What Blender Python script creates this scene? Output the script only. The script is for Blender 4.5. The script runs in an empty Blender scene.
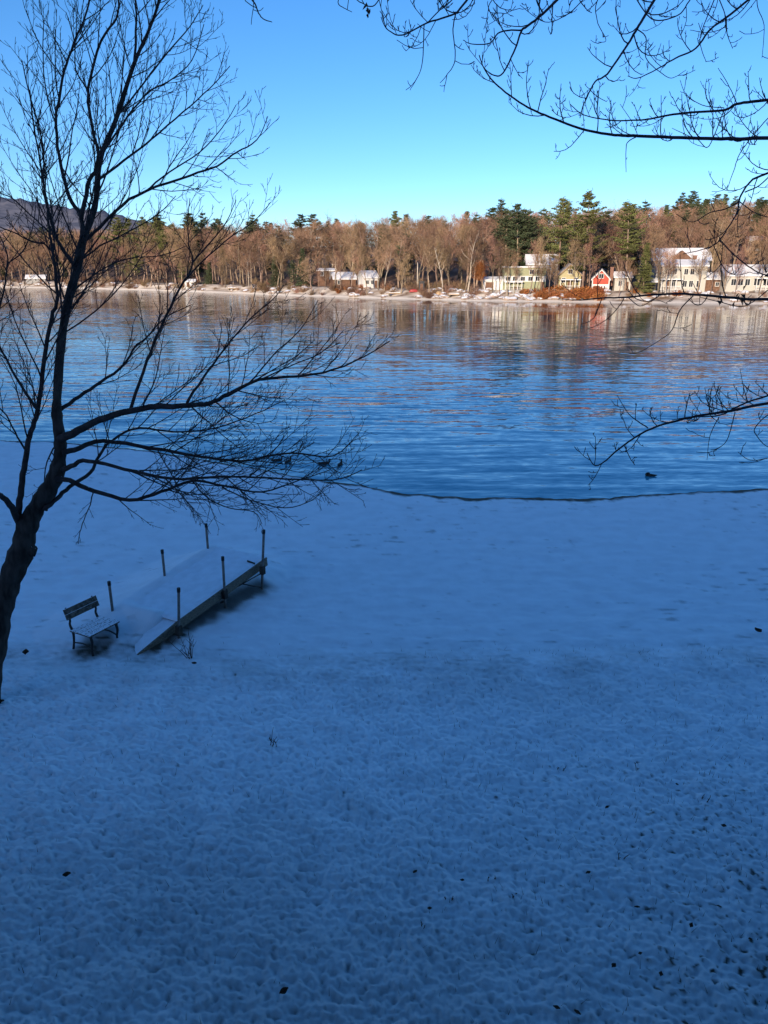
import bpy, math, random
import numpy as np
from mathutils import Vector, Matrix
R = math.radians
C = bpy.context.scene.collection
H, PITCH, F = 6.6, R(18.1), 740.0
CP, SP = math.cos(PITCH), math.sin(PITCH)
ZW = -0.25                                   # water level

# ------------------------------------------------------------------ survey: sight lines to world points
def ray(px, py, depth):
    a, b = (px - 384) / F * depth, (512 - py) / F * depth
    return Vector((a, b * SP + depth * CP, H + b * CP - depth * SP))
def dist_y(py, z):
    return (H - z) / math.tan(PITCH + math.atan((py - 512) / F))
def on_plane(px, py, z=0.0):
    y = dist_y(py, z)
    return Vector(((px - 384) / F * (y * CP + (H - z) * SP), y, z))

# ------------------------------------------------------------------ numpy gradient noise
def pnoise(x, y, seed=0):
    xi, yi = np.floor(x).astype(np.int64), np.floor(y).astype(np.int64)
    xf, yf = x - xi, y - yi
    def g(ix, iy):
        h = (ix * 374761393 + iy * 668265263 + seed * 974634721) & 0xffffffff
        h = ((h ^ (h >> 13)) * 1274126177) & 0xffffffff
        h = h ^ (h >> 16)
        return h.astype(np.float64) / 4294967295.0 * 2 * np.pi
    def d(ix, iy, dx, dy):
        a = g(ix, iy); return np.cos(a) * dx + np.sin(a) * dy
    u, v = xf * xf * xf * (xf * (xf * 6 - 15) + 10), yf * yf * yf * (yf * (yf * 6 - 15) + 10)
    a = d(xi, yi, xf, yf); b = d(xi + 1, yi, xf - 1, yf)
    c = d(xi, yi + 1, xf, yf - 1); e = d(xi + 1, yi + 1, xf - 1, yf - 1)
    return (a + u * (b - a)) * (1 - v) + (c + u * (e - c)) * v
def sstep(a, b, x):
    t = np.clip((x - a) / (b - a), 0, 1); return t * t * (3 - 2 * t)

# ------------------------------------------------------------------ materials
def mat(name, color, rough=0.8, spec=0.3, var=0.25, scale=3.0, color2=None, snow=0.0, objvar=0.0, bump=0.0, stretch=(1,1,1)):
    m = bpy.data.materials.new(name); m.use_nodes = True
    nt = m.node_tree; N = nt.nodes; L = nt.links
    b = N['Principled BSDF']; b.inputs['Roughness'].default_value = rough
    b.inputs['Specular IOR Level'].default_value = spec
    tc = N.new('ShaderNodeTexCoord'); mp = N.new('ShaderNodeMapping'); mp.inputs['Scale'].default_value = stretch
    L.new(tc.outputs['Object'], mp.inputs['Vector'])
    nz = N.new('ShaderNodeTexNoise'); nz.inputs['Scale'].default_value = scale; nz.inputs['Detail'].default_value = 5
    L.new(mp.outputs['Vector'], nz.inputs['Vector'])
    rp = N.new('ShaderNodeValToRGB')
    c2 = color2 or tuple(c * (1 - var) for c in color)
    c1 = color if color2 else tuple(min(1, c * (1 + var)) for c in color)
    rp.color_ramp.elements[0].position = 0.35; rp.color_ramp.elements[1].position = 0.65
    rp.color_ramp.elements[0].color = (*c2, 1); rp.color_ramp.elements[1].color = (*c1, 1)
    L.new(nz.outputs['Fac'], rp.inputs['Fac']); out = rp.outputs['Color']
    if objvar:
        oi = N.new('ShaderNodeObjectInfo'); hs = N.new('ShaderNodeHueSaturation')
        mr = N.new('ShaderNodeMapRange'); mr.inputs['To Min'].default_value = 1 - objvar; mr.inputs['To Max'].default_value = 1 + objvar
        mh = N.new('ShaderNodeMapRange'); mh.inputs['To Min'].default_value = 0.5 - objvar * 0.06; mh.inputs['To Max'].default_value = 0.5 + objvar * 0.06
        ml = N.new('ShaderNodeMath'); ml.operation = 'MULTIPLY'; ml.inputs[1].default_value = 7.31
        fr = N.new('ShaderNodeMath'); fr.operation = 'FRACT'
        L.new(oi.outputs['Random'], mr.inputs['Value']); L.new(mr.outputs['Result'], hs.inputs['Value'])
        L.new(oi.outputs['Random'], ml.inputs[0]); L.new(ml.outputs[0], fr.inputs[0]); L.new(fr.outputs[0], mh.inputs['Value'])
        L.new(mh.outputs['Result'], hs.inputs['Hue']); L.new(out, hs.inputs['Color']); out = hs.outputs['Color']
    if snow:
        ge = N.new('ShaderNodeNewGeometry'); sx = N.new('ShaderNodeSeparateXYZ'); L.new(ge.outputs['Normal'], sx.inputs[0])
        n2 = N.new('ShaderNodeTexNoise'); n2.inputs['Scale'].default_value = scale * 1.7; n2.inputs['Detail'].default_value = 4
        L.new(mp.outputs['Vector'], n2.inputs['Vector'])
        a = N.new('ShaderNodeMath'); a.operation = 'ADD'; L.new(sx.outputs['Z'], a.inputs[0]); L.new(n2.outputs['Fac'], a.inputs[1])
        r2 = N.new('ShaderNodeMapRange'); r2.inputs['From Min'].default_value = 1.75 - snow; r2.inputs['From Max'].default_value = 1.85 - snow
        L.new(a.outputs[0], r2.inputs['Value'])
        mx = N.new('ShaderNodeMix'); mx.data_type = 'RGBA'; mx.inputs['B'].default_value = (0.8, 0.83, 0.88, 1)
        L.new(r2.outputs['Result'], mx.inputs['Factor']); L.new(out, mx.inputs['A']); out = mx.outputs['Result']
    L.new(out, b.inputs['Base Color'])
    if bump:
        bp = N.new('ShaderNodeBump'); bp.inputs['Strength'].default_value = 0.7; bp.inputs['Distance'].default_value = bump
        L.new(nz.outputs['Fac'], bp.inputs['Height']); L.new(bp.outputs['Normal'], b.inputs['Normal'])
    return m

M = {
 'bark': mat('bark', (0.045, 0.035, 0.03), 0.9, 0.15, 0.5, 12, snow=0.33, bump=0.02, stretch=(1, 1, .35)),
 'limb': mat('limb_bark', (0.045, 0.034, 0.032), 0.85, 0.2, 0.4, 10, snow=0.17),
 'twig': mat('twig_bark', (0.05, 0.032, 0.032), 0.8, 0.25, 0.3, 8),
 'rtwig': mat('overhang_bark', (0.04, 0.03, 0.035), 0.8, 0.25, 0.3, 8),
 'deadleaf': mat('dead_leaf', (0.06, 0.035, 0.022), 0.8, 0.2, 0.5, 20),
 'iron': mat('cast_iron', (0.02, 0.018, 0.017), 0.55, 0.4, 0.4, 30),
 'slat': mat('weathered_slat', (0.10, 0.085, 0.07), 0.85, 0.2, 0.5, 15, snow=0.74, stretch=(1, 1, 1)),
 'seatslat': mat('snowy_slat', (0.10, 0.085, 0.07), 0.85, 0.2, 0.5, 18, snow=0.40),
 'dockwood': mat('dock_wood', (0.17, 0.14, 0.105), 0.85, 0.2, 0.35, 6, stretch=(3, 3, 12)),
 'darkwood': mat('dark_wood', (0.05, 0.042, 0.035), 0.85, 0.2, 0.4, 6),
 'postmetal': mat('post_metal', (0.16, 0.145, 0.13), 0.6, 0.4, 0.3, 15),
 'postcap': mat('post_cap', (0.02, 0.02, 0.022), 0.6, 0.3, 0.2, 15),
 'snow': mat('snow_cover', (0.82, 0.88, 0.94), 0.7, 0.2, 0.06, 6),
 'sunsnow': mat('roof_snow', (0.76, 0.76, 0.78), 0.7, 0.2, 0.08, 0.6),
 'weed': mat('dry_weed', (0.09, 0.055, 0.04), 0.9, 0.1, 0.4, 30),
 'duck': mat('duck_plumage', (0.035, 0.028, 0.022), 0.7, 0.3, 0.6, 14),
 'bill': mat('duck_bill', (0.12, 0.09, 0.03), 0.5, 0.4, 0.2, 14),
 'ftrunk': mat('far_bark', (0.27, 0.20, 0.15), 0.9, 0.1, 0.35, 0.9, objvar=0.4),
 'fpale': mat('pale_bark', (0.46, 0.40, 0.33), 0.9, 0.1, 0.25, 0.7, objvar=0.1),
 'ftwig': mat('far_twigs', (0.30, 0.19, 0.125), 0.9, 0.1, 0.35, 0.35, objvar=0.38),
 'frust': mat('rust_leaves', (0.34, 0.13, 0.05), 0.9, 0.1, 0.35, 0.8, objvar=0.15),
 'pine': mat('pine_needles', (0.135, 0.145, 0.05), 0.8, 0.2, 0.4, 0.5, objvar=0.2),
 'dpine': mat('dark_needles', (0.065, 0.082, 0.042), 0.8, 0.2, 0.35, 0.5, objvar=0.25),
 'rock': mat('boulder_rock', (0.30, 0.235, 0.20), 0.9, 0.2, 0.4, 1.2, snow=0.62, objvar=0.15),
 'cream': mat('cream_siding', (0.46, 0.435, 0.385), 0.7, 0.3, 0.1, 2, stretch=(1, 1, 8)),
 'white': mat('white_paint', (0.66, 0.64, 0.61), 0.6, 0.3, 0.05, 2),
 'red': mat('red_siding', (0.42, 0.075, 0.045), 0.7, 0.3, 0.12, 2, stretch=(1, 1, 8)),
 'sage': mat('sage_siding', (0.30, 0.31, 0.19), 0.75, 0.3, 0.12, 2, stretch=(1, 1, 8)),
 'yellow': mat('yellow_siding', (0.40, 0.35, 0.20), 0.75, 0.3, 0.1, 2, stretch=(1, 1, 8)),
 'tan': mat('tan_wood', (0.40, 0.27, 0.15), 0.75, 0.3, 0.15, 2),
 'brown': mat('brown_wood', (0.16, 0.09, 0.06), 0.8, 0.2, 0.25, 2),
 'grey': mat('grey_siding', (0.30, 0.29, 0.28), 0.75, 0.3, 0.1, 2),
 'dark': mat('dark_siding', (0.05, 0.05, 0.055), 0.75, 0.3, 0.2, 2),
 'shingle': mat('grey_shingle', (0.20, 0.20, 0.22), 0.9, 0.2, 0.2, 3, snow=0.5),
 'brick': mat('chimney_brick', (0.22, 0.12, 0.09), 0.9, 0.2, 0.3, 6),
 'glass': mat('window_glass', (0.03, 0.035, 0.04), 0.08, 0.5, 0.2, 2),
 'redboat': mat('red_hull', (0.35, 0.05, 0.05), 0.5, 0.4, 0.15, 3),
 'tanboat': mat('tan_hull', (0.45, 0.30, 0.17), 0.6, 0.3, 0.15, 3),
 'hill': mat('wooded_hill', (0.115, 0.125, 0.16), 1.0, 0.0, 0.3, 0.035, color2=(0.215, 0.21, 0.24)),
 'nearhill': mat('near_hillside', (0.70, 0.74, 0.78), 1.0, 0.0, 0.4, 0.06, color2=(0.30, 0.28, 0.26)),
}
def shore_mat(name, snowc, barec, rough=0.75):
    """snow with bare-ground colour, also used for painted shade, where the 'bare' attribute is high"""
    m = bpy.data.materials.new(name); m.use_nodes = True
    N = m.node_tree.nodes; L = m.node_tree.links; b = N['Principled BSDF']
    b.inputs['Roughness'].default_value = rough; b.inputs['Specular IOR Level'].default_value = 0.15
    at = N.new('ShaderNodeAttribute'); at.attribute_name = 'bare'
    tc = N.new('ShaderNodeTexCoord')
    nz = N.new('ShaderNodeTexNoise'); nz.inputs['Scale'].default_value = 2.2; nz.inputs['Detail'].default_value = 8
    L.new(tc.outputs['Object'], nz.inputs['Vector'])
    r1 = N.new('ShaderNodeValToRGB'); r1.color_ramp.elements[0].color = (*[c * .9 for c in snowc], 1); r1.color_ramp.elements[1].color = (*snowc, 1)
    r1.color_ramp.elements[0].position = .3; r1.color_ramp.elements[1].position = .6
    L.new(nz.outputs['Fac'], r1.inputs['Fac'])
    r2 = N.new('ShaderNodeValToRGB'); r2.color_ramp.elements[0].color = (*[c * .5 for c in barec], 1); r2.color_ramp.elements[1].color = (*[c * 1.4 for c in barec], 1)
    L.new(nz.outputs['Fac'], r2.inputs['Fac'])
    mx = N.new('ShaderNodeMix'); mx.data_type = 'RGBA'
    L.new(at.outputs['Fac'], mx.inputs['Factor']); L.new(r1.outputs['Color'], mx.inputs['A']); L.new(r2.outputs['Color'], mx.inputs['B'])
    L.new(mx.outputs['Result'], b.inputs['Base Color'])
    return m
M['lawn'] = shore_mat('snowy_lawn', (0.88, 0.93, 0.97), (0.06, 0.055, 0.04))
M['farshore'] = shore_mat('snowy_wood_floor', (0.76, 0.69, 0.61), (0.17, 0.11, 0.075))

# ------------------------------------------------------------------ object helpers
def tag(o, label=None, cat=None, group=None, kind=None):
    if label: o['label'] = label
    if cat: o['category'] = cat
    if group: o['group'] = group
    if kind: o['kind'] = kind
    return o
def empty(name, loc=(0, 0, 0), rz=0.0):
    o = bpy.data.objects.new(name, None); C.objects.link(o)
    o.location = loc; o.rotation_euler = (0, 0, rz); o.empty_display_size = .2
    return o
def npmesh(name, v, f, m, smooth=True, attr=None):
    me = bpy.data.meshes.new(name); v = np.asarray(v, np.float32); f = np.asarray(f, np.int32)
    k = f.shape[1]
    me.vertices.add(len(v)); me.vertices.foreach_set('co', v.ravel())
    me.loops.add(f.size); me.loops.foreach_set('vertex_index', f.ravel())
    me.polygons.add(len(f)); me.polygons.foreach_set('loop_start', np.arange(0, f.size, k, dtype=np.int32))
    me.polygons.foreach_set('loop_total', np.full(len(f), k, np.int32))
    if smooth: me.polygons.foreach_set('use_smooth', np.ones(len(f), bool))
    me.update(calc_edges=True); me.materials.append(m)
    if attr is not None:
        a = me.attributes.new('bare', 'FLOAT', 'POINT'); a.data.foreach_set('value', np.asarray(attr, np.float32))
    o = bpy.data.objects.new(name, me); C.objects.link(o)
    return o
def gridfaces(nr, nc):
    i = np.arange((nr - 1) * (nc - 1)); r, c = i // (nc - 1), i % (nc - 1); a = r * nc + c
    return np.stack([a, a + 1, a + nc + 1, a + nc], 1)
class MB:
    """collects shapes, links them as ONE mesh"""
    def __init__(s): s.v = []; s.f = []; s.sm = []
    def box(s, lo, hi, mtx=None):
        n = len(s.v); x0, y0, z0 = lo; x1, y1, z1 = hi
        p = [Vector(q) for q in ((x0,y0,z0),(x1,y0,z0),(x1,y1,z0),(x0,y1,z0),(x0,y0,z1),(x1,y0,z1),(x1,y1,z1),(x0,y1,z1))]
        s.v += [tuple(mtx @ q) if mtx else tuple(q) for q in p]
        for q in ((0,3,2,1),(4,5,6,7),(0,1,5,4),(1,2,6,5),(2,3,7,6),(3,0,4,7)): s.f.append(tuple(n + i for i in q)); s.sm.append(False)
        return s
    def prism(s, poly, y0, y1, axis='y'):
        """closed outline (a, z) pushed from y0 to y1"""
        n = len(s.v); k = len(poly)
        for y in (y0, y1):
            for a, z in poly: s.v.append((a, y, z) if axis == 'y' else (y, a, z))
        s.f.append(tuple(range(n, n + k))); s.f.append(tuple(range(n + 2 * k - 1, n + k - 1, -1))); s.sm += [False, False]
        for i in range(k):
            j = (i + 1) % k; s.f.append((n + i, n + k + i, n + k + j, n + j)); s.sm.append(False)
        return s
    def tube(s, pts, rad, sides=6, cap=True):
        pts = [Vector(p) for p in pts]; n0 = len(s.v); k = len(pts)
        t = (pts[1] - pts[0]).normalized()
        u = t.orthogonal().normalized()
        cs = [(math.cos(2 * math.pi * i / sides), math.sin(2 * math.pi * i / sides)) for i in range(sides)]
        for i, p in enumerate(pts):
            if 0 < i < k - 1: t = (pts[i + 1] - pts[i - 1])
            elif i: t = p - pts[i - 1]
            if t.length < 1e-9: t = Vector((0, 0, 1))
            t = t.normalized(); u = u - t * u.dot(t)
            u = u.normalized() if u.length > 1e-6 else t.orthogonal().normalized()
            w = t.cross(u); r = rad[i] if hasattr(rad, '__len__') else rad
            for a, b in cs: s.v.append(tuple(p + u * (a * r) + w * (b * r)))
        for i in range(k - 1):
            for j in range(sides):
                j2 = (j + 1) % sides; a = n0 + i * sides
                s.f.append((a + j, a + j2, a + sides + j2, a + sides + j)); s.sm.append(True)
        if cap:
            s.f.append(tuple(n0 + j for j in reversed(range(sides)))); s.f.append(tuple(n0 + (k - 1) * sides + j for j in range(sides))); s.sm += [False, False]
        return s
    def tri(s, a, b, c):
        n = len(s.v); s.v += [tuple(a), tuple(b), tuple(c)]; s.f.append((n, n + 1, n + 2)); s.sm.append(False)
    def mesh(s, name, m):
        me = bpy.data.meshes.new(name); me.from_pydata(s.v, [], s.f); me.update()
        me.polygons.foreach_set('use_smooth', s.sm); me.materials.append(m)
        return me
    def build(s, name, m, parent=None, bevel=0):
        o = bpy.data.objects.new(name, s.mesh(name, m)); C.objects.link(o)
        if parent: o.parent = parent
        if bevel:
            b = o.modifiers.new('bevel', 'BEVEL'); b.width = bevel; b.segments = 2; b.limit_method = 'ANGLE'
        return o
def spline(pts, rad, per=4):
    """Catmull-Rom through points; radii interpolated"""
    P = [Vector(p) for p in pts]; out = []; ro = []
    for i in range(len(P) - 1):
        a = P[max(0, i - 1)]; b = P[i]; c = P[i + 1]; d = P[min(len(P) - 1, i + 2)]
        for k in range(per):
            t = k / per
            out.append(0.5 * ((2 * b) + (c - a) * t + (2 * a - 5 * b + 4 * c - d) * t * t + (3 * b - a - 3 * c + d) * t ** 3))
            ro.append(rad[i] + (rad[i + 1] - rad[i]) * t)
    out.append(P[-1]); ro.append(rad[-1])
    return out, ro

# ================================================================== CAMERA, LIGHT, SKY
S = bpy.context.scene
cam = bpy.data.cameras.new('camera'); co = bpy.data.objects.new('camera', cam); C.objects.link(co)
co.location = (0, 0, H); co.rotation_euler = (math.pi / 2 - PITCH, 0, 0)
cam.sensor_fit = 'VERTICAL'; cam.sensor_height = 36; cam.lens = 36 * F / 1024; cam.clip_end = 9000; cam.clip_start = .05
S.camera = co
SUN_EL, SUN_AZ = R(12.5), R(24)              # sun low behind the viewer, a little to the left
Ld = Vector((math.sin(SUN_AZ) * math.cos(SUN_EL), math.cos(SUN_AZ) * math.cos(SUN_EL), -math.sin(SUN_EL)))
sun = bpy.data.lights.new('sun', 'SUN'); so = bpy.data.objects.new('sun', sun); C.objects.link(so)
so.rotation_euler = Ld.to_track_quat('-Z', 'Y').to_euler(); so.location = (-60, -120, 60)
sun.energy = 4.3; sun.angle = R(0.5); sun.color = (1.0, 0.82, 0.62)
W = bpy.data.worlds.new('World'); S.world = W; W.use_nodes = True
wn = W.node_tree.nodes; sky = wn.new('ShaderNodeTexSky'); sky.sky_type = 'NISHITA'; sky.sun_disc = False
sky.sun_elevation = SUN_EL; sky.sun_rotation = math.pi + SUN_AZ; sky.air_density = 0.8; sky.dust_density = 1.0; sky.ozone_density = 3.0; sky.altitude = 1000
hsv = wn.new('ShaderNodeHueSaturation'); hsv.inputs['Saturation'].default_value = 1.19; hsv.inputs['Hue'].default_value = 0.503   # a very clear, deep blue winter sky
W.node_tree.links.new(sky.outputs['Color'], hsv.inputs['Color']); W.node_tree.links.new(hsv.outputs['Color'], wn['Background'].inputs['Color']); wn['Background'].inputs['Strength'].default_value = 0.15
S.view_settings.view_transform = 'Standard'; S.view_settings.look = 'None'; S.view_settings.exposure = 0.6; S.view_settings.gamma = 1
S.view_settings.use_curve_mapping = False
S.cycles.max_bounces = 6; S.cycles.transparent_max_bounces = 4; S.cycles.caustics_reflective = False; S.cycles.caustics_refractive = False
S.cycles.use_denoising = False if False else True

# ================================================================== NEAR SHORE
near_line = [(-900, 437), (-300, 439), (0, 441), (60, 443), (150, 452), (230, 465), (300, 478), (340, 485), (400, 494), (440, 498), (500, 500), (560, 500), (640, 497), (700, 494), (768, 490), (1000, 484), (1700, 470)]
_nl = [on_plane(a, b, ZW) for a, b in near_line]
_nu = np.array([p.x / p.y for p in _nl]); _ny = np.array([p.y for p in _nl])
def base_z(x, y):
    """lawn falling to a flat beach, beach falling to the water"""
    x = np.asarray(x, float); y = np.asarray(y, float)
    ys = np.interp(x / np.maximum(y, .5), _nu, _ny)
    lawn = 0.085 * np.maximum(11.2 - y - 0.25 * np.sin(x * .35), 0)
    lawn = lawn + 0.10 * sstep(12.1, 11.0, y - .12 * x * 0.3) * 1.0
    k = ys - y + .30 * pnoise(x * .55, y * .1, 97) + .16 * pnoise(x * 1.9, y * .3, 98) + .07 * pnoise(x * 6, y * 2, 99)
    beach = np.where(k > 0, ZW + 0.02 + 0.26 * (1 - np.exp(-np.maximum(k, 0) / 2.2)), ZW + 0.02 + k * 0.12)
    b = np.minimum(beach, 0.01)
    return b + lawn, k
def seg_d(x, y, a, b):
    dx, dy = b[0] - a[0], b[1] - a[1]; t = np.clip(((x - a[0]) * dx + (y - a[1]) * dy) / (dx * dx + dy * dy), 0, 1)
    return np.hypot(x - a[0] - t * dx, y - a[1] - t * dy), t
_bz = base_z
def base_z(x, y):
    z, k = _bz(x, y)
    d1, t1 = seg_d(x, y, (-5.06, 13.40), (-3.86, 15.58))          # snow drifted against the dock's far side
    d2, t2 = seg_d(x, y, (-4.70, 12.02), (-4.22, 12.72))          # and over the low ramp
    d3, t3 = seg_d(x, y, (-4.12, 12.74), (-5.10, 13.29))
    lf = ((x + 4.46) * -3.0 + (y - 11.9) * 1.84) / 3.52           # metres to the left of the side board
    keep = sstep(.06, .36, lf)
    up1 = (.385 + .30 * t1) * np.clip(1 - np.maximum(d1 - .10, 0) / 1.7, 0, 1) ** 1.4
    up2 = (.03 + .30 * t2) * np.clip(1 - d2 / .75, 0, 1) ** 1.2 * keep
    up3 = .385 * np.clip(1 - np.maximum(d3 - .07, 0) / .85, 0, 1) ** 1.4 * keep
    return z + np.maximum(np.maximum(up1, up2), up3), k
def gz(x, y): return float(base_z(np.array([x]), np.array([y]))[0][0])
def on_ground(px, py):
    z = 0.0
    for _ in range(12):
        p = on_plane(px, py, z); z = gz(p.x, p.y)
    p.z = z; return p

nr, nc = 640, 820
th = np.linspace(R(72), R(7.6), nr); yy = H / np.tan(th)
uu = np.linspace(-1.25, 1.25, nc); uu = np.sign(uu) * (np.abs(uu) / 1.25) ** 1.25 * 1.25
Y, U = np.meshgrid(yy, uu, indexing='ij'); X = U * (Y + 1.2)
Z, K = base_z(X, Y)
lawn_w = sstep(12.6, 10.6, Y + .35 * pnoise(X * .6, Y * .6, 3))
b1 = np.abs(pnoise(X * 5.2, Y * 5.2, 11)); b2 = np.abs(pnoise(X * 10.5, Y * 10.5, 12)); b3 = pnoise(X * 2.0, Y * 2.0, 13); b4 = pnoise(X * 22, Y * 22, 14)
pit = np.maximum(0, pnoise(X * 6.5 + 40, Y * 6.5, 21) - .18)
pit2 = np.maximum(0, pnoise(X * 12 + 7, Y * 12, 22) - .12)
wx, wy = X + .12 * pnoise(X * 3, Y * 3, 91), Y + .12 * pnoise(X * 3, Y * 3, 92)
b7 = pnoise(wx * 7.5, wy * 9.5, 23); b8 = np.abs(pnoise(wx * 8, wy * 11, 24))
right_ = .36 + .64 * sstep(-.5, 4.0, X + .8 * pnoise(X * .5, Y * .5, 93)) * sstep(10.5, 6.5, Y)
pit3 = np.maximum(0, pnoise(X * 17 + 3, Y * 17, 26) - .26)
pit4 = np.maximum(0, pnoise(X * 10.5 + 17, Y * 10.5, 29) - .10) ** 1.3
lump = (.05 * b3 + .020 * pnoise(wx * 5, wy * 6, 23) + .023 * pnoise(X * 11.3, Y * 11.3, 24) + .022 * pnoise(X * 17, Y * 17, 25) + .014 * pnoise(X * 27, Y * 27, 28)
        - .072 * pit4 - .06 * pit3 * (.35 + .65 * right_))
b5 = pnoise(X * 1.1, Y * 3.0, 15); b6 = pnoise(X * 3.2, Y * 8, 16)
ripple = 0.030 * b5 + 0.020 * b6 + 0.010 * pnoise(X * 11, Y * 16, 17)
edge = sstep(0.0, 0.6, K)
tracks = -0.05 * np.maximum(0, pnoise(X * 2.6 + 9, Y * 2.6, 31) - .28) * (1 - lawn_w)
Z = Z + lawn_w * lump + (1 - lawn_w) * ripple * edge + tracks
# ground showing through the thin snow, and a lawn darker towards the viewer
big = pnoise(X * .22 + 3, Y * .3, 41); mid = pnoise(X * 1.3, Y * 1.3, 42); fine = pnoise(X * 9, Y * 9, 43)
rightness = sstep(-.3, 4.2, X) * sstep(10.5, 6.0, Y)
thin = np.clip(pit4 * 2.2, 0, 1)  # pits coloured darker: thinner snow plus their shade painted in
bare = lawn_w * (.05 + .32 * sstep(9.5, 3.8, Y) + .16 * thin + .10 * sstep(-.2, .5, big + .6 * mid) + .5 * right_ * sstep(.36, .62, pit3 * 3.0 + pit2 * .6 + .2 * fine + .30 * rightness * (mid + .35) + .12 * big) + .85 * sstep(.40, .60, .55 * fine + .45 * pnoise(X * 17, Y * 17, 44) + .22 * rightness + .18 * mid))
band = np.exp(-((Y - (11.35 + .05 * X)) / .75) ** 2) * sstep(-5.5, -1, X) * .26 + np.exp(-((Y - 11.9) / .5) ** 2) * sstep(-2.5, -4.5, X) * .35
bare = bare + band * (0.5 + fine + mid)
beachfleck = (1 - lawn_w) * sstep(.29, .55, pnoise(X * 2.0, Y * 6.5, 45) * .8 + .35 * big + .25 * pnoise(X * 8, Y * 20, 46)) * .45
wet = sstep(.30, .02, K + .34 * pnoise(X * 1.1, Y * .8, 47) + .2 * pnoise(X * 5, Y * 4, 48))
lf = ((X + 4.46) * -3.0 + (Y - 11.9) * 1.84) / 3.52; la = ((X + 4.46) * 1.84 + (Y - 11.9) * 3.0) / 3.52      # bare dark ground beneath the dock, with its shade painted in
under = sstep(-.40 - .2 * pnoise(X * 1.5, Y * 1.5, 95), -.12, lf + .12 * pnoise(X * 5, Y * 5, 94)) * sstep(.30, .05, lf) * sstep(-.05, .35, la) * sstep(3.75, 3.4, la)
under = np.maximum(under * .9, .6 * sstep(.40, .22, np.hypot((X + 5.28) * 1.0, (Y - 12.2) * .62) + .12 * pnoise(X * 4, Y * 4, 96)))  # darker ground patch under the bench, in the same mask
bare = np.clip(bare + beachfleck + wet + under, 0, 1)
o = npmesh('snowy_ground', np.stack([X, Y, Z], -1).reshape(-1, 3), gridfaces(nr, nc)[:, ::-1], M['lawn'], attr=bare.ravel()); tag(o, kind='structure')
# ground to the sides and behind, rising into the hill that keeps this shore in shade
ny, nx = 70, 90
gy = np.concatenate([np.linspace(26, 2, 14), np.linspace(1, -120, ny - 14)]); gx = np.linspace(-260, 260, nx)
GY, GX = np.meshgrid(gy, gx, indexing='ij')
hz, hk = base_z(GX, np.maximum(GY, .5))
hz = np.where(hk > 0, hz, -1.5) - .25
hill_h = 33 * sstep(-6, -72, GY + 3 * pnoise(GX * .03, GY * .03, 51)) * (1 + .12 * pnoise(GX * .02 + 5, GY * .02, 52))
o = npmesh('hillside', np.stack([GX, GY, hz + hill_h], -1).reshape(-1, 3), gridfaces(ny, nx), M['nearhill']); tag(o, kind='structure')

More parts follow.
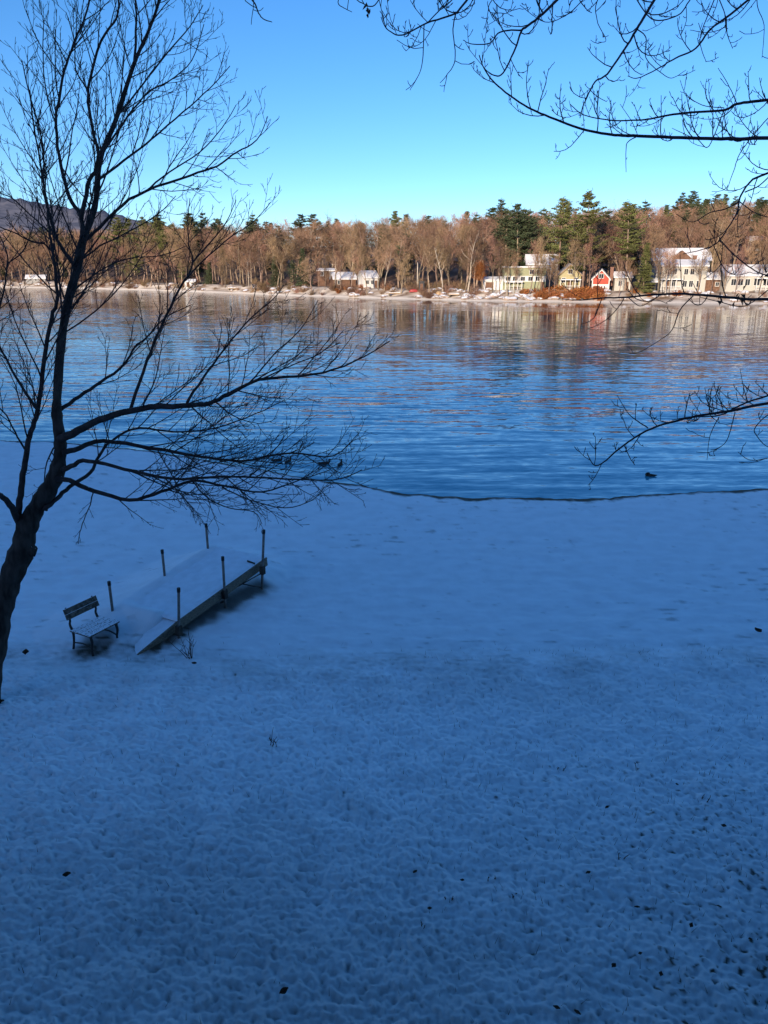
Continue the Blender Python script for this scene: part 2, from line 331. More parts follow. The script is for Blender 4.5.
# ================================================================== LAKE
def water_mat():
    m = bpy.data.materials.new('lake_water'); m.use_nodes = True
    N = m.node_tree.nodes; L = m.node_tree.links; b = N['Principled BSDF']
    b.inputs['Base Color'].default_value = (0.034, 0.185, 0.29, 1); b.inputs['Roughness'].default_value = 0.04
    b.inputs['IOR'].default_value = 1.333; b.inputs['Specular IOR Level'].default_value = .5
    tc = N.new('ShaderNodeTexCoord')
    def noise(sc, rz, detail, scale):
        mp = N.new('ShaderNodeMapping'); mp.inputs['Scale'].default_value = sc; mp.inputs['Rotation'].default_value = (0, 0, rz)
        L.new(tc.outputs['Object'], mp.inputs['Vector'])
        n = N.new('ShaderNodeTexNoise'); n.inputs['Scale'].default_value = scale; n.inputs['Detail'].default_value = detail; n.inputs['Roughness'].default_value = .5
        L.new(mp.outputs['Vector'], n.inputs['Vector']); return n
    def vm(op, a, bb):
        v = N.new('ShaderNodeVectorMath'); v.operation = op
        for i, q in ((0, a), (1, bb)):
            if q is None: continue
            if hasattr(q, 'default_value') or hasattr(q, 'is_linked'): L.new(q, v.inputs[i])
            else: v.inputs[i].default_value = q
        return v.outputs['Vector']
    w1 = noise((.13, 1.0, 1), R(12), 2, 1.9)      # long ripples running to the beach
    w2 = noise((.5, 1.6, 1), R(9), 3, 4.4)        # short chop
    w3 = noise((.010, .045, 1), R(4), 2, 1.0)      # breeze lanes
    a1 = vm('MULTIPLY', vm('SUBTRACT', w1.outputs['Color'], (.5, .5, .5)), (.05, .30, 0))
    a2 = vm('MULTIPLY', vm('SUBTRACT', w2.outputs['Color'], (.5, .5, .5)), (.10, .18, 0))
    sm = vm('ADD', a1, a2)
    mr = N.new('ShaderNodeMapRange'); mr.inputs['From Min'].default_value = .38; mr.inputs['From Max'].default_value = .62
    mr.inputs['To Min'].default_value = .45; mr.inputs['To Max'].default_value = 1.15
    L.new(w3.outputs['Fac'], mr.inputs['Value'])
    # calm lee along the far shore, a ruffled lane before it
    sx = N.new('ShaderNodeSeparateXYZ'); L.new(tc.outputs['Object'], sx.inputs[0])
    ma = N.new('ShaderNodeMath'); ma.operation = 'MULTIPLY_ADD'; ma.inputs[1].default_value = .55; L.new(sx.outputs['X'], ma.inputs[0]); L.new(sx.outputs['Y'], ma.inputs[2])
    wob = N.new('ShaderNodeMath'); wob.operation = 'MULTIPLY_ADD'; wob.inputs[1].default_value = 60; L.new(w3.outputs['Fac'], wob.inputs[0]); L.new(ma.outputs[0], wob.inputs[2])
    nr_ = N.new('ShaderNodeMapRange'); nr_.inputs['From Min'].default_value = 30; nr_.inputs['From Max'].default_value = 280; L.new(wob.outputs[0], nr_.inputs['Value'])
    cr = N.new('ShaderNodeValToRGB'); L.new(nr_.outputs['Result'], cr.inputs['Fac'])
    def V(q): return ((q - 30) / 250, )[0]
    stops = [(110, 1.0), (150, .55), (166, .5), (172, .95), (198, .95), (206, .16), (262, .13)]
    cr.color_ramp.elements[0].position = V(stops[0][0]); cr.color_ramp.elements[1].position = V(stops[-1][0])
    cr.color_ramp.elements[0].color = (1, 1, 1, 1); cr.color_ramp.elements[1].color = (.13, .13, .13, 1)
    for q, c_ in stops[1:-1]: e_ = cr.color_ramp.elements.new(V(q)); e_.color = (c_, c_, c_, 1)
    dv = N.new('ShaderNodeMath'); dv.operation = 'DIVIDE'; L.new(sx.outputs['X'], dv.inputs[0]); L.new(sx.outputs['Y'], dv.inputs[1])
    ml_ = N.new('ShaderNodeMapRange'); ml_.inputs['From Min'].default_value = -.24; ml_.inputs['From Max'].default_value = .02; L.new(dv.outputs[0], ml_.inputs['Value'])
    mxx = N.new('ShaderNodeMix'); mxx.data_type = 'FLOAT'; mxx.inputs[2].default_value = 1.15; L.new(ml_.outputs['Result'], mxx.inputs[0]); L.new(cr.outputs['Color'], mxx.inputs[3])
    mm = N.new('ShaderNodeMath'); mm.operation = 'MULTIPLY'; L.new(mr.outputs['Result'], mm.inputs[0]); L.new(mxx.outputs[0], mm.inputs[1])
    nrp = N.new('ShaderNodeMapRange'); nrp.inputs['From Min'].default_value = 20; nrp.inputs['From Max'].default_value = 62; nrp.inputs['To Min'].default_value = 1.45; nrp.inputs['To Max'].default_value = 1.0
    L.new(sx.outputs['Y'], nrp.inputs['Value']); m3 = N.new('ShaderNodeMath'); m3.operation = 'MULTIPLY'; L.new(mm.outputs[0], m3.inputs[0]); L.new(nrp.outputs['Result'], m3.inputs[1]); mm = m3
    sc = N.new('ShaderNodeVectorMath'); sc.operation = 'SCALE'; L.new(sm, sc.inputs[0]); L.new(mm.outputs[0], sc.inputs['Scale'])
    nn = vm('NORMALIZE', vm('ADD', sc.outputs['Vector'], (0, 0, 1)), None)
    L.new(nn, b.inputs['Normal'])
    # paler shallows, brightened to stand in for sky sheen; dark deep water further out
    dm = N.new('ShaderNodeMapRange'); dm.inputs['From Min'].default_value = 32; dm.inputs['From Max'].default_value = 105; L.new(sx.outputs['Y'], dm.inputs['Value'])
    dmx = N.new('ShaderNodeMix'); dmx.data_type = 'RGBA'; dmx.inputs['A'].default_value = (0.045, 0.29, 0.40, 1); dmx.inputs['B'].default_value = (0.006, 0.03, 0.05, 1)
    L.new(dm.outputs['Result'], dmx.inputs['Factor']); L.new(dmx.outputs['Result'], b.inputs['Base Color'])
    return m
M['water'] = water_mat()
o = npmesh('lake_water', [(-3000, -5, ZW), (3000, -5, ZW), (3000, 3000, ZW), (-3000, 3000, ZW)], [(0, 1, 2, 3)], M['water'], False); tag(o, kind='structure')
o = npmesh('ground', [(-8000, -4000, -4), (8000, -4000, -4), (8000, 9000, -4), (-8000, 9000, -4)], [(0, 1, 2, 3)], M['nearhill'], False); tag(o, kind='structure')

# ================================================================== FAR SHORE
far_line = [(-900, 281), (-300, 284.5), (0, 287), (100, 289), (200, 292), (300, 296), (400, 299), (480, 301), (560, 302), (650, 303), (768, 304), (1100, 306), (2200, 308)]
_fl = [on_plane(a, b, ZW) for a, b in far_line]
_fpx = np.array([a for a, b in far_line], float); _fy = np.array([p.y for p in _fl])
def far_z(px, n):
    px = np.asarray(px, float); n = np.asarray(n, float)
    right = sstep(560, 760, px); left = sstep(260, 40, px)
    z = ZW + .24 * (np.clip(n, -3, 5)) + 1.1 * sstep(2.5, 8, n) + .5 * sstep(9, 25, n)
    z = z + (8.0 + 7.5 * right + 1.5 * left) * sstep(22, 120, n) + (9 + 4 * right) * sstep(110, 260, n)
    return z
def far_pt(px, n, dz=0.0):
    y = float(np.interp(px, _fpx, _fy)) + n; z = float(far_z(px, n))
    return Vector(((px - 384) / F * (y * CP + (H - z) * SP), y, z + dz))
fp = np.linspace(-420, 1250, 300); fn = np.concatenate([np.linspace(-5, 12, 28), np.linspace(13, 420, 70)])
FN, FP = np.meshgrid(fn, fp, indexing='ij')
FY = np.interp(FP, _fpx, _fy) + FN + 0.5 * pnoise(FP * .04, FN * .0 + 1.5, 60) ; FZ = far_z(FP, FN)
FX = (FP - 384) / F * (FY * CP + (H - FZ) * SP)
FZ = FZ + .35 * pnoise(FX * .25, FY * .25, 61) * sstep(3, 8, FN) + .12 * pnoise(FX * .9, FY * .9, 62) * sstep(2, 5, FN)
fb = sstep(.7, 2.0, FN + pnoise(FX * .3, FY * .3, 63) * 1.2) * np.clip(.56 + 1.1 * pnoise(FX * .22, FY * .5, 64) + .6 * pnoise(FX * .9, FY * .9, 65), 0, 1)
fb = np.clip(fb + .8 * sstep(7, 20, FN), 0, 1)
o = npmesh('far_shore', np.stack([FX, FY, FZ], -1).reshape(-1, 3), gridfaces(len(fn), len(fp)), M['farshore'], attr=fb.ravel()); tag(o, kind='structure')
# the long wooded ridge far off on the left
ridge = [(-700, 150), (-300, 172), (-100, 186), (0, 195), (40, 201), (80, 209), (110, 212), (140, 219), (180, 228), (260, 240), (400, 262)]
rv = []; nh = 14; rp = np.linspace(-700, 400, 260)
ry = np.interp(rp, [a for a, b in ridge], [b for a, b in ridge])
for k in range(nh):
    t = k / (nh - 1); D = 1100 + 700 * t
    for i, px in enumerate(rp):
        el = math.atan((512 - ry[i]) / F) - PITCH
        top = H + 1800 * math.tan(el) ; z = -4 + (max(top, 2) + 4) * (t ** 1.15)
        z += (1 - abs(2 * t - 1)) * 5 * math.sin(px * .021 + t * 4) + random.Random(i * 77 + k).uniform(-1.2, 1.8) * (2.2 if t > .9 else 1)
        rv.append(((px - 384) / F * (D * CP), D, z))
for i in range(len(rp)): x, y, z = rv[(nh - 1) * len(rp) + i]; rv.append((x * 1.3, y * 1.3, -4))
o = npmesh('hills', rv, gridfaces(nh + 1, len(rp)), M['hill']); tag(o, kind='structure')

# ------------------------------------------------------------------ far trees: a handful of kinds, copied
def rdir(rng, d, ang):
    a = rng.uniform(0, 2 * math.pi); o_ = d.orthogonal().normalized(); w = d.cross(o_)
    return (d * math.cos(ang) + (o_ * math.cos(a) + w * math.sin(a)) * math.sin(ang)).normalized()
def walk(rng, p, d, L, n, wob, trop):
    pts = [p]; d = d.copy()
    for _ in range(n):
        d = (d + Vector((rng.gauss(0, wob), rng.gauss(0, wob), rng.gauss(0, wob) + trop))).normalized()
        pts.append(pts[-1] + d * (L / n))
    return pts
def taper(r0, r1, n): return [r0 + (r1 - r0) * (i / (n - 1)) for i in range(n)]
def bare_tree(seed, h, lean=0, first=.28, spread=.75, ntw=5, rust=False):
    rng = random.Random(seed); t = MB(); c = MB()
    tp = walk(rng, Vector((0, 0, -.4)), Vector((lean, 0, 1)).normalized(), h * .82, 9, .06, .05)
    tr = taper(h * .0125 + .03, .03, len(tp)); t.tube(tp, tr, 6)
    n1 = 13
    for i in range(n1):
        f = first + (1 - first) * (i + rng.random()) / n1 * .98; q = f * 9; k = min(8, int(q)); p = tp[k].lerp(tp[k + 1], q - k)
        L1 = h * spread * .42 * (1.15 - .65 * f) * rng.uniform(.8, 1.2); d1 = rdir(rng, Vector((0, 0, 1)), R(rng.uniform(28, 62)))
        b1 = walk(rng, p, d1, L1, 5, .13, .13); r1 = max(.035, tr[k] * .5)
        (t if L1 > h * .13 else c).tube(b1, taper(r1, .025, 6), 4)
        for j in range(6):
            q2 = rng.uniform(1, 5); k2 = min(4, int(q2)); p2 = b1[k2].lerp(b1[k2 + 1], q2 - k2)
            b2 = walk(rng, p2, rdir(rng, (b1[k2 + 1] - b1[k2]).normalized(), R(rng.uniform(25, 60))), L1 * rng.uniform(.3, .6), 4, .15, .12)
            c.tube(b2, taper(.028, .016, 5), 3, False)
            for m_ in range(4):
                q3 = rng.uniform(.7, 4); k3 = min(3, int(q3)); p3 = b2[k3].lerp(b2[k3 + 1], q3 - k3)
                b3 = walk(rng, p3, rdir(rng, (b2[k3 + 1] - b2[k3]).normalized(), R(rng.uniform(20, 55))), rng.uniform(.6, 1.5), 3, .15, .12)
                c.tube(b3, taper(.019, .011, 4), 3, False)
                for _ in range(ntw):
                    e = b3[rng.randint(1, 3)]; d4 = rdir(rng, Vector((0, 0, 1)), R(rng.uniform(10, 75))) * rng.uniform(.35, .9); s_ = d4.orthogonal().normalized() * .018
                    c.tri(e - s_, e + s_, e + d4)
                    if rust:
                        for _k in range(3):
                            g = e + d4 * rng.random(); a = rdir(rng, Vector((0, 0, 1)), 1.2) * .16
                            c.tri(g, g + a, g + a.orthogonal().normalized() * .14)
    return t, c
def needle_clump(c, rng, p, size, n, flat=.45):
    for _ in range(n):
        d = Vector((rng.gauss(0, 1), rng.gauss(0, 1), rng.gauss(0, flat))) * size * .5
        q = p + d; a = Vector((rng.gauss(0, 1), rng.gauss(0, 1), rng.uniform(-.2, .8))).normalized() * size * rng.uniform(.5, .9)
        b = a.cross(Vector((rng.gauss(0, 1), rng.gauss(0, 1), rng.gauss(0, 1)))).normalized() * size * .22
        c.tri(q - b, q + b, q + a)
def pine_tree(seed, h, first=.3, width=.2):
    """white pine: bare lower trunk, uneven plates of boughs swept up at the ends"""
    rng = random.Random(seed); t = MB(); c = MB()
    tp = walk(rng, Vector((0, 0, -.4)), Vector((0, 0, 1)), h, 8, .02, .03); t.tube(tp, taper(h * .013 + .04, .03, 9), 6)
    z = first
    while z < .985:
        q = z * 8; k = min(7, int(q)); p0 = tp[k].lerp(tp[k + 1], q - k); f = (z - first) / (1 - first)
        prof = (.55 + .9 * f) if f < .35 else (1.0 - .93 * ((f - .35) / .65) ** 1.15)
        for j in range(rng.randint(5, 7)):
            if rng.random() < .16: continue
            a = rng.uniform(0, 2 * math.pi); L = h * width * prof * rng.choice([.45, .8, 1, 1.25]) * rng.uniform(.75, 1.2) + .25
            d = Vector((math.cos(a), math.sin(a), rng.uniform(-.05, .22) + .35 * f)).normalized()
            bp = walk(rng, p0, d, L, 4, .08, .06); t.tube(bp, taper(.045, .015, 5), 3, False)
            for s_ in range(int(5 + L * 4.2)):
                u = rng.uniform(.22, 1.0) * 4; kk = min(3, int(u)); pp = bp[kk].lerp(bp[kk + 1], u - kk)
                side = Vector((-d.y, d.x, 0)) * rng.gauss(0, .18) * L * .9
                needle_clump(c, rng, pp + side + Vector((0, 0, rng.uniform(0, .12) + .10 * u / 4)), .46, 8, .22)
        z += rng.uniform(.034, .075) * (1 if f < .55 else .72)
    needle_clump(c, rng, tp[-1], .5, 12, 1.0)
    return t, c
def spruce_tree(seed, h, first=.06, width=.2):
    rng = random.Random(seed); t = MB(); c = MB()
    tp = walk(rng, Vector((0, 0, -.3)), Vector((0, 0, 1)), h, 6, .01, .03); t.tube(tp, taper(h * .012 + .04, .02, 7), 6)
    z = first
    while z < .98:
        q = z * 6; k = min(5, int(q)); p0 = tp[k].lerp(tp[k + 1], q - k)
        for j in range(7):
            if rng.random() < .1: continue
            a = rng.uniform(0, 2 * math.pi); L = h * width * (1.02 - z) * rng.uniform(.7, 1.2) + .15
            d = Vector((math.cos(a), math.sin(a), -.18 + .5 * z)).normalized(); bp = walk(rng, p0, d, L, 3, .05, .05)
            t.tube(bp, taper(.03, .012, 4), 3, False)
            for s_ in range(int(4 + L * 5)):
                u = rng.uniform(.1, 1) * 3; kk = min(2, int(u)); pp = bp[kk].lerp(bp[kk + 1], u - kk)
                needle_clump(c, rng, pp + Vector((-d.y, d.x, 0)) * rng.gauss(0, .16) * L, .40, 5, .5)
        z += rng.uniform(.03, .045)
    return t, c
PROTO = {}
def proto(key, tc, mt, mc): PROTO[key] = (tc[0].mesh('trunk', mt), tc[1].mesh('crown', mc))
for i in range(8): proto('bare%d' % i, bare_tree(100 + i, 14, random.Random(i).uniform(-.12, .12), .22 + .06 * (i % 4), .65 + .07 * (i % 3)), M['ftrunk'], M['ftwig'])
for i in range(2): proto('pale%d' % i, bare_tree(140 + i, 14, .05 - .14 * i, .42, .6, 3), M['fpale'], M['ftwig'])
proto('rust0', bare_tree(150, 7, 0, .35, .8, 4, True), M['ftrunk'], M['frust'])
for i in range(4): proto('pine%d' % i, pine_tree(200 + i, 20, (.30, .22, .36, .28)[i], (.25, .24, .22, .2)[i]), M['ftrunk'], M['pine'])
for i in range(3): proto('dpine%d' % i, pine_tree(220 + i, 18, (.25, .32, .2)[i], (.22, .2, .24)[i]), M['ftrunk'], M['dpine'])
for i in range(2): proto('spruce%d' % i, spruce_tree(240 + i, 13, .05, (.2, .23)[i]), M['ftrunk'], M['dpine'])
proto('gspruce0', spruce_tree(250, 13, .06, .2), M['ftrunk'], M['pine'])
HT = {'bare': 14 * .95, 'pale': 14 * .95, 'rust': 7, 'pine': 20, 'dpine': 18, 'spruce': 13, 'gspruce': 13}
def plant(key, px, n, h, name, label, group=None, rz=None, wide=1.0, cat='tree', rng=random.Random(5)):
    p = far_pt(px, n); s = h / HT[key.rstrip('0123456789')]
    o = empty(name, p, rng.uniform(0, 6.28) if rz is None else rz); o.scale = (s * wide, s * wide, s)
    for me, nm in zip(PROTO[key], ('trunk', 'crown')):
        c = bpy.data.objects.new(nm, me); C.objects.link(c); c.parent = o
    return tag(o, label, cat, group)
def h_for(px, n, pytop):
    """height of a tree at (px, n) whose top stands at that sight line"""
    p = far_pt(px, n); el = math.atan((512 - pytop) / F) - PITCH
    return H + p.y * math.tan(el) - p.z

# trees with a look of their own
SOLO = [
 ('pine0', 557, 9, 196, 'pine_tree', 'tall green pine behind the sage green house, layered boughs and a long bare trunk'),
 ('pine1', 582, 7, 189, 'pine_tree', 'tallest broad yellow-green pine, between the yellow cottage and the red cottage'),
 ('pine2', 625, 9, 199, 'pine_tree', 'broad green pine with bare lower trunks rising behind the red cottage'),
 ('gspruce0', 643, 6, 241, 'spruce_tree', 'short dense green spruce right of the red cottage, boughs down to the ground'),
 ('dpine0', 517, 22, 203, 'pine_tree', 'dark pine behind the left end of the sage green house'),
 ('dpine1', 497, 75, 198, 'pine_tree', 'lone layered pine standing above the treetops over the pale forked tree'),
 ('dpine2', 405, 24, 232, 'pine_tree', 'dark narrow pine with pale bare limbs, in the brown wood above the dark shed'),
 ('spruce0', 303, 9, 246, 'spruce_tree', 'dark bushy evergreen near the shore left of the flat snowy roof'),
 ('spruce1', 276, 8, 255, 'spruce_tree', 'lower dark evergreen near the shore beside the white pole'),
 ('dpine1', 205, 60, 212, 'pine_tree', 'dark round-headed pine above the left part of the far wood'),
 ('pale0', 468, 5, 224, 'bare_tree', 'pale-barked forked bare tree on the shore left of the orange-leaved tree'),
 ('pale1', 443, 5, 236, 'bare_tree', 'slim pale-trunked bare tree near the tan upturned boat'),
 ('pale1', 384, 5, 243, 'bare_tree', 'crooked pale-limbed bare tree leaning in front of the small white cottage'),
 ('pale0', 665, 4, 240, 'bare_tree', 'bare pinkish tree on the shore before the cream two-storey house'),
 ('rust0', 484, 6, 262, 'small_tree', 'small tree holding orange-brown leaves near the sage green house'),
]
for k, px, n, top, nm, lb in SOLO:
    plant(k, px, n, h_for(px, n, top), nm, lb, wide=1.0 if 'spruce' not in k else 1.15)
rng = random.Random(17)
# house plots the wood leaves open: (px0, px1, n0, n1)
PLOTS = [(483, 556, 2, 26), (552, 586, 2, 18), (588, 634, 2, 18), (648, 768, 2, 34), (358, 390, 3, 15), (314, 358, 3, 20), (408, 428, 2, 9), (749, 762, 62, 86), (638, 660, 2, 14), (180, 202, 2, 8), (434, 446, 0, 4)]
def free(px, n): return not any(a <= px <= b and c <= n <= d for a, b, c, d in PLOTS)
prof_px = [-80, 0, 60, 120, 180, 240, 300, 360, 420, 460, 520, 560, 620, 660, 700, 768, 850]
prof_py = [226, 228, 230, 228, 222, 224, 220, 219, 216, 214, 212, 210, 208, 206, 202, 200, 198]
cnt = 0
rows = [(4, 30), (8, 36), (13, 40), (19, 40), (27, 42), (37, 42), (50, 44), (66, 44)]
for n0, num in rows:
    for i in range(num):
        px = -50 + (i + rng.uniform(.1, .9)) / num * 880; n = n0 * rng.uniform(.88, 1.12)
        if not free(px, n): continue
        top = float(np.interp(px, prof_px, prof_py)); hmax = h_for(px, n, top)
        h = min(hmax * rng.uniform(.84, 1.0), rng.uniform(13, 16) if n < 24 else 21) if n > 10 else rng.uniform(8, 13.5)
        if h < 7: continue
        k = 'bare%d' % rng.randrange(8)
        plant(k, px, n, h, 'bare_tree', 'leafless brown tree of the far shore wood', 'leafless trees of the far shore wood', wide=rng.uniform(1.0, 1.4)); cnt += 1
# front trees before the cottages
for px in (317, 324, 333, 342, 351, 360, 366, 378, 492, 500, 507, 530, 541, 556, 513, 537, 547, 574, 588, 617, 633, 657, 670, 699, 709, 722, 733, 757):
    plant('bare%d' % rng.randrange(8), px + rng.uniform(-2, 2), rng.uniform(3.0, 5.8), rng.uniform(8, 13.5), 'bare_tree', 'leafless tree standing on the bank before the cottages', 'leafless trees before the cottages', wide=rng.uniform(.6, .95))
for px, n in ((745, 40), (750, 46), (755, 52), (758, 42), (762, 50), (767, 45), (748, 55), (760, 58)):
    plant('bare%d' % rng.randrange(8), px, n, rng.uniform(9, 13), 'bare_tree', 'leafless brown tree of the far shore wood', 'leafless trees of the far shore wood', wide=rng.uniform(.8, 1.1))
# the wood behind them, too many and too far back to tell apart
bt = [bare_tree(170 + i, 15, 0, .25, .75, 3) for i in range(3)]
BV = []; BF = []; nb_ = 0
for i in range(330):
    px = rng.uniform(-120, 900); n = rng.uniform(76, 210); p = far_pt(px, n); top = float(np.interp(px, prof_px, prof_py)) + rng.uniform(-1, 7)
    h = max(9, min(20, h_for(px, n, top))); s = h / 14.2; a = rng.uniform(0, 6.28); wd_ = s * rng.uniform(1.1, 1.6)
    for part in bt[i % 3]:
        v = np.array(part.v); f = [q for q in part.f if len(q) == 3] ; f4 = [q for q in part.f if len(q) == 4]
        f = f + [(q[0], q[1], q[2]) for q in f4] + [(q[0], q[2], q[3]) for q in f4]
        ca, sa = math.cos(a) * wd_, math.sin(a) * wd_
        BV.append(np.stack([v[:, 0] * ca - v[:, 1] * sa + p.x, v[:, 0] * sa + v[:, 1] * ca + p.y, v[:, 2] * s + p.z], 1)); BF.append(np.array(f) + nb_); nb_ += len(v)
o = npmesh('forest', np.concatenate(BV), np.concatenate(BF), M['ftwig'], False); tag(o, 'distant leafless brown wood on the slope behind the far shore trees', 'forest', kind='stuff')
# evergreens along the skyline and through the wood
ev = []
for px in range(-40, 820, 16):
    x = px + rng.uniform(-9, 9); n = rng.uniform(64, 95); base = float(np.interp(x, prof_px, prof_py))
    if 110 < x < 150: continue
    ev.append((x, n, base - rng.uniform(-7, 7) + (2 if x < 250 else 0)))
for a, b, k_, n0, n1, t0, t1 in ((115, 185, 9, 25, 70, 213, 232), (190, 225, 6, 50, 80, 212, 222), (640, 768, 16, 85, 120, 190, 203), (250, 350, 6, 60, 90, 213, 226), (0, 110, 7, 40, 80, 228, 240), (500, 530, 3, 20, 40, 206, 222), (330, 470, 7, 15, 70, 225, 255), (536, 640, 8, 30, 70, 205, 232), (60, 320, 7, 7, 16, 248, 268)):
    for _ in range(k_): ev.append((rng.uniform(a, b), rng.uniform(n0, n1), rng.uniform(t0, t1)))
for x, n, top in ev:
    h = max(6, min(27, h_for(x, n, top)))
    key = rng.choice(['dpine0', 'dpine1', 'dpine2', 'spruce0', 'pine3', 'dpine2']) if not 115 < x < 185 else rng.choice(['pine0', 'pine3', 'pine1'])
    plant(key, x, n, h, 'pine_tree', 'evergreen tree standing among the bare trees of the far shore wood', 'evergreens of the far shore wood', wide=rng.uniform(.9, 1.3))

# bushes and boulders on the far bank
def bush_mesh(seed, leafy):
    rg = random.Random(seed); b = MB()
    for _ in range(46):
        d = rdir(rg, Vector((0, 0, 1)), R(rg.uniform(5, 70))); p = walk(rg, Vector((rg.uniform(-.3, .3), rg.uniform(-.3, .3), -.1)), d, rg.uniform(.7, 1.3), 3, .15, .1)
        b.tube(p, taper(.022, .010, 4), 3, False)
        for _ in range(9 if leafy else 5):
            e = p[rg.randint(1, 3)]; dd = rdir(rg, Vector((0, 0, 1)), R(rg.uniform(10, 80))) * rg.uniform(.2, .45); s_ = dd.orthogonal().normalized() * (.05 if leafy else .015)
            b.tri(e - s_, e + s_, e + dd)
    return b
BM = [bush_mesh(300 + i, True).mesh('rust_bush', M['frust']) for i in range(3)] + [bush_mesh(310 + i, False).mesh('bare_bush', M['ftwig']) for i in range(3)]
def bush(kind, px, n, s):
    me = BM[rng.randrange(3) + (0 if kind == 'rust' else 3)]
    o = bpy.data.objects.new(kind + '_bush' if kind == 'rust' else 'bare_bush', me); C.objects.link(o)
    o.location = far_pt(px, n); o.rotation_euler = (0, 0, rng.uniform(0, 6.3)); o.scale = (s * 1.25, s * 1.25, s)
    if kind == 'rust': tag(o, 'low rust-red bush on the bank before the cottages', 'bush', 'rust-red bushes on the far bank')
    else: tag(o, 'leafless brown bush on the snowy far bank', 'bush', 'leafless bushes on the far bank')
for _ in range(48): bush('rust', rng.uniform(534, 600), rng.uniform(1.4, 6), rng.uniform(.8, 1.5))
for _ in range(14): bush('rust', rng.choice([rng.uniform(500, 540), rng.uniform(600, 700), rng.uniform(300, 420)]), rng.uniform(3.5, 8), rng.uniform(.6, 1.1))
for _ in range(190): bush('bare', rng.uniform(-20, 480), rng.choice([rng.uniform(1.3, 6), rng.uniform(4, 26)]), rng.uniform(.7, 1.9))
for _ in range(20): bush('bare', rng.uniform(480, 770), rng.uniform(3.2, 7), rng.uniform(.6, 1.1))
def boulder_mesh(seed):
    import bmesh
    rg = random.Random(seed); bm = bmesh.new(); bmesh.ops.create_icosphere(bm, subdivisions=3, radius=1)
    off = [Vector((rg.gauss(0, 1), rg.gauss(0, 1), rg.gauss(0, 1))).normalized() for _ in range(9)]; cut = [rg.uniform(.55, .9) for _ in off]
    for v in bm.verts:
        for q, c_ in zip(off, cut):
            e = v.co.dot(q) - c_
            if e > 0: v.co -= q * e * .85
        v.co += v.co.normalized() * rg.uniform(-.02, .02); v.co.z *= .62
    me = bpy.data.meshes.new('boulder'); bm.to_mesh(me); bm.free(); me.materials.append(M['rock']); return me
BO = [boulder_mesh(400 + i) for i in range(6)]
for _ in range(200):
    px = rng.choice([rng.uniform(0, 300), rng.uniform(270, 560), rng.uniform(430, 560), rng.uniform(560, 768)]); n = rng.uniform(1.0, 7)
    o = bpy.data.objects.new('boulder', rng.choice(BO)); C.objects.link(o); s = rng.uniform(.35, 1.0); o.location = far_pt(px, n, .1 * s); o.rotation_euler = (0, 0, rng.uniform(0, 6.3)); o.scale = (s * 1.5, s * 1.2, s)
    tag(o, 'snow-dusted boulder on the far shore bank', 'boulder', 'boulders along the far shore')

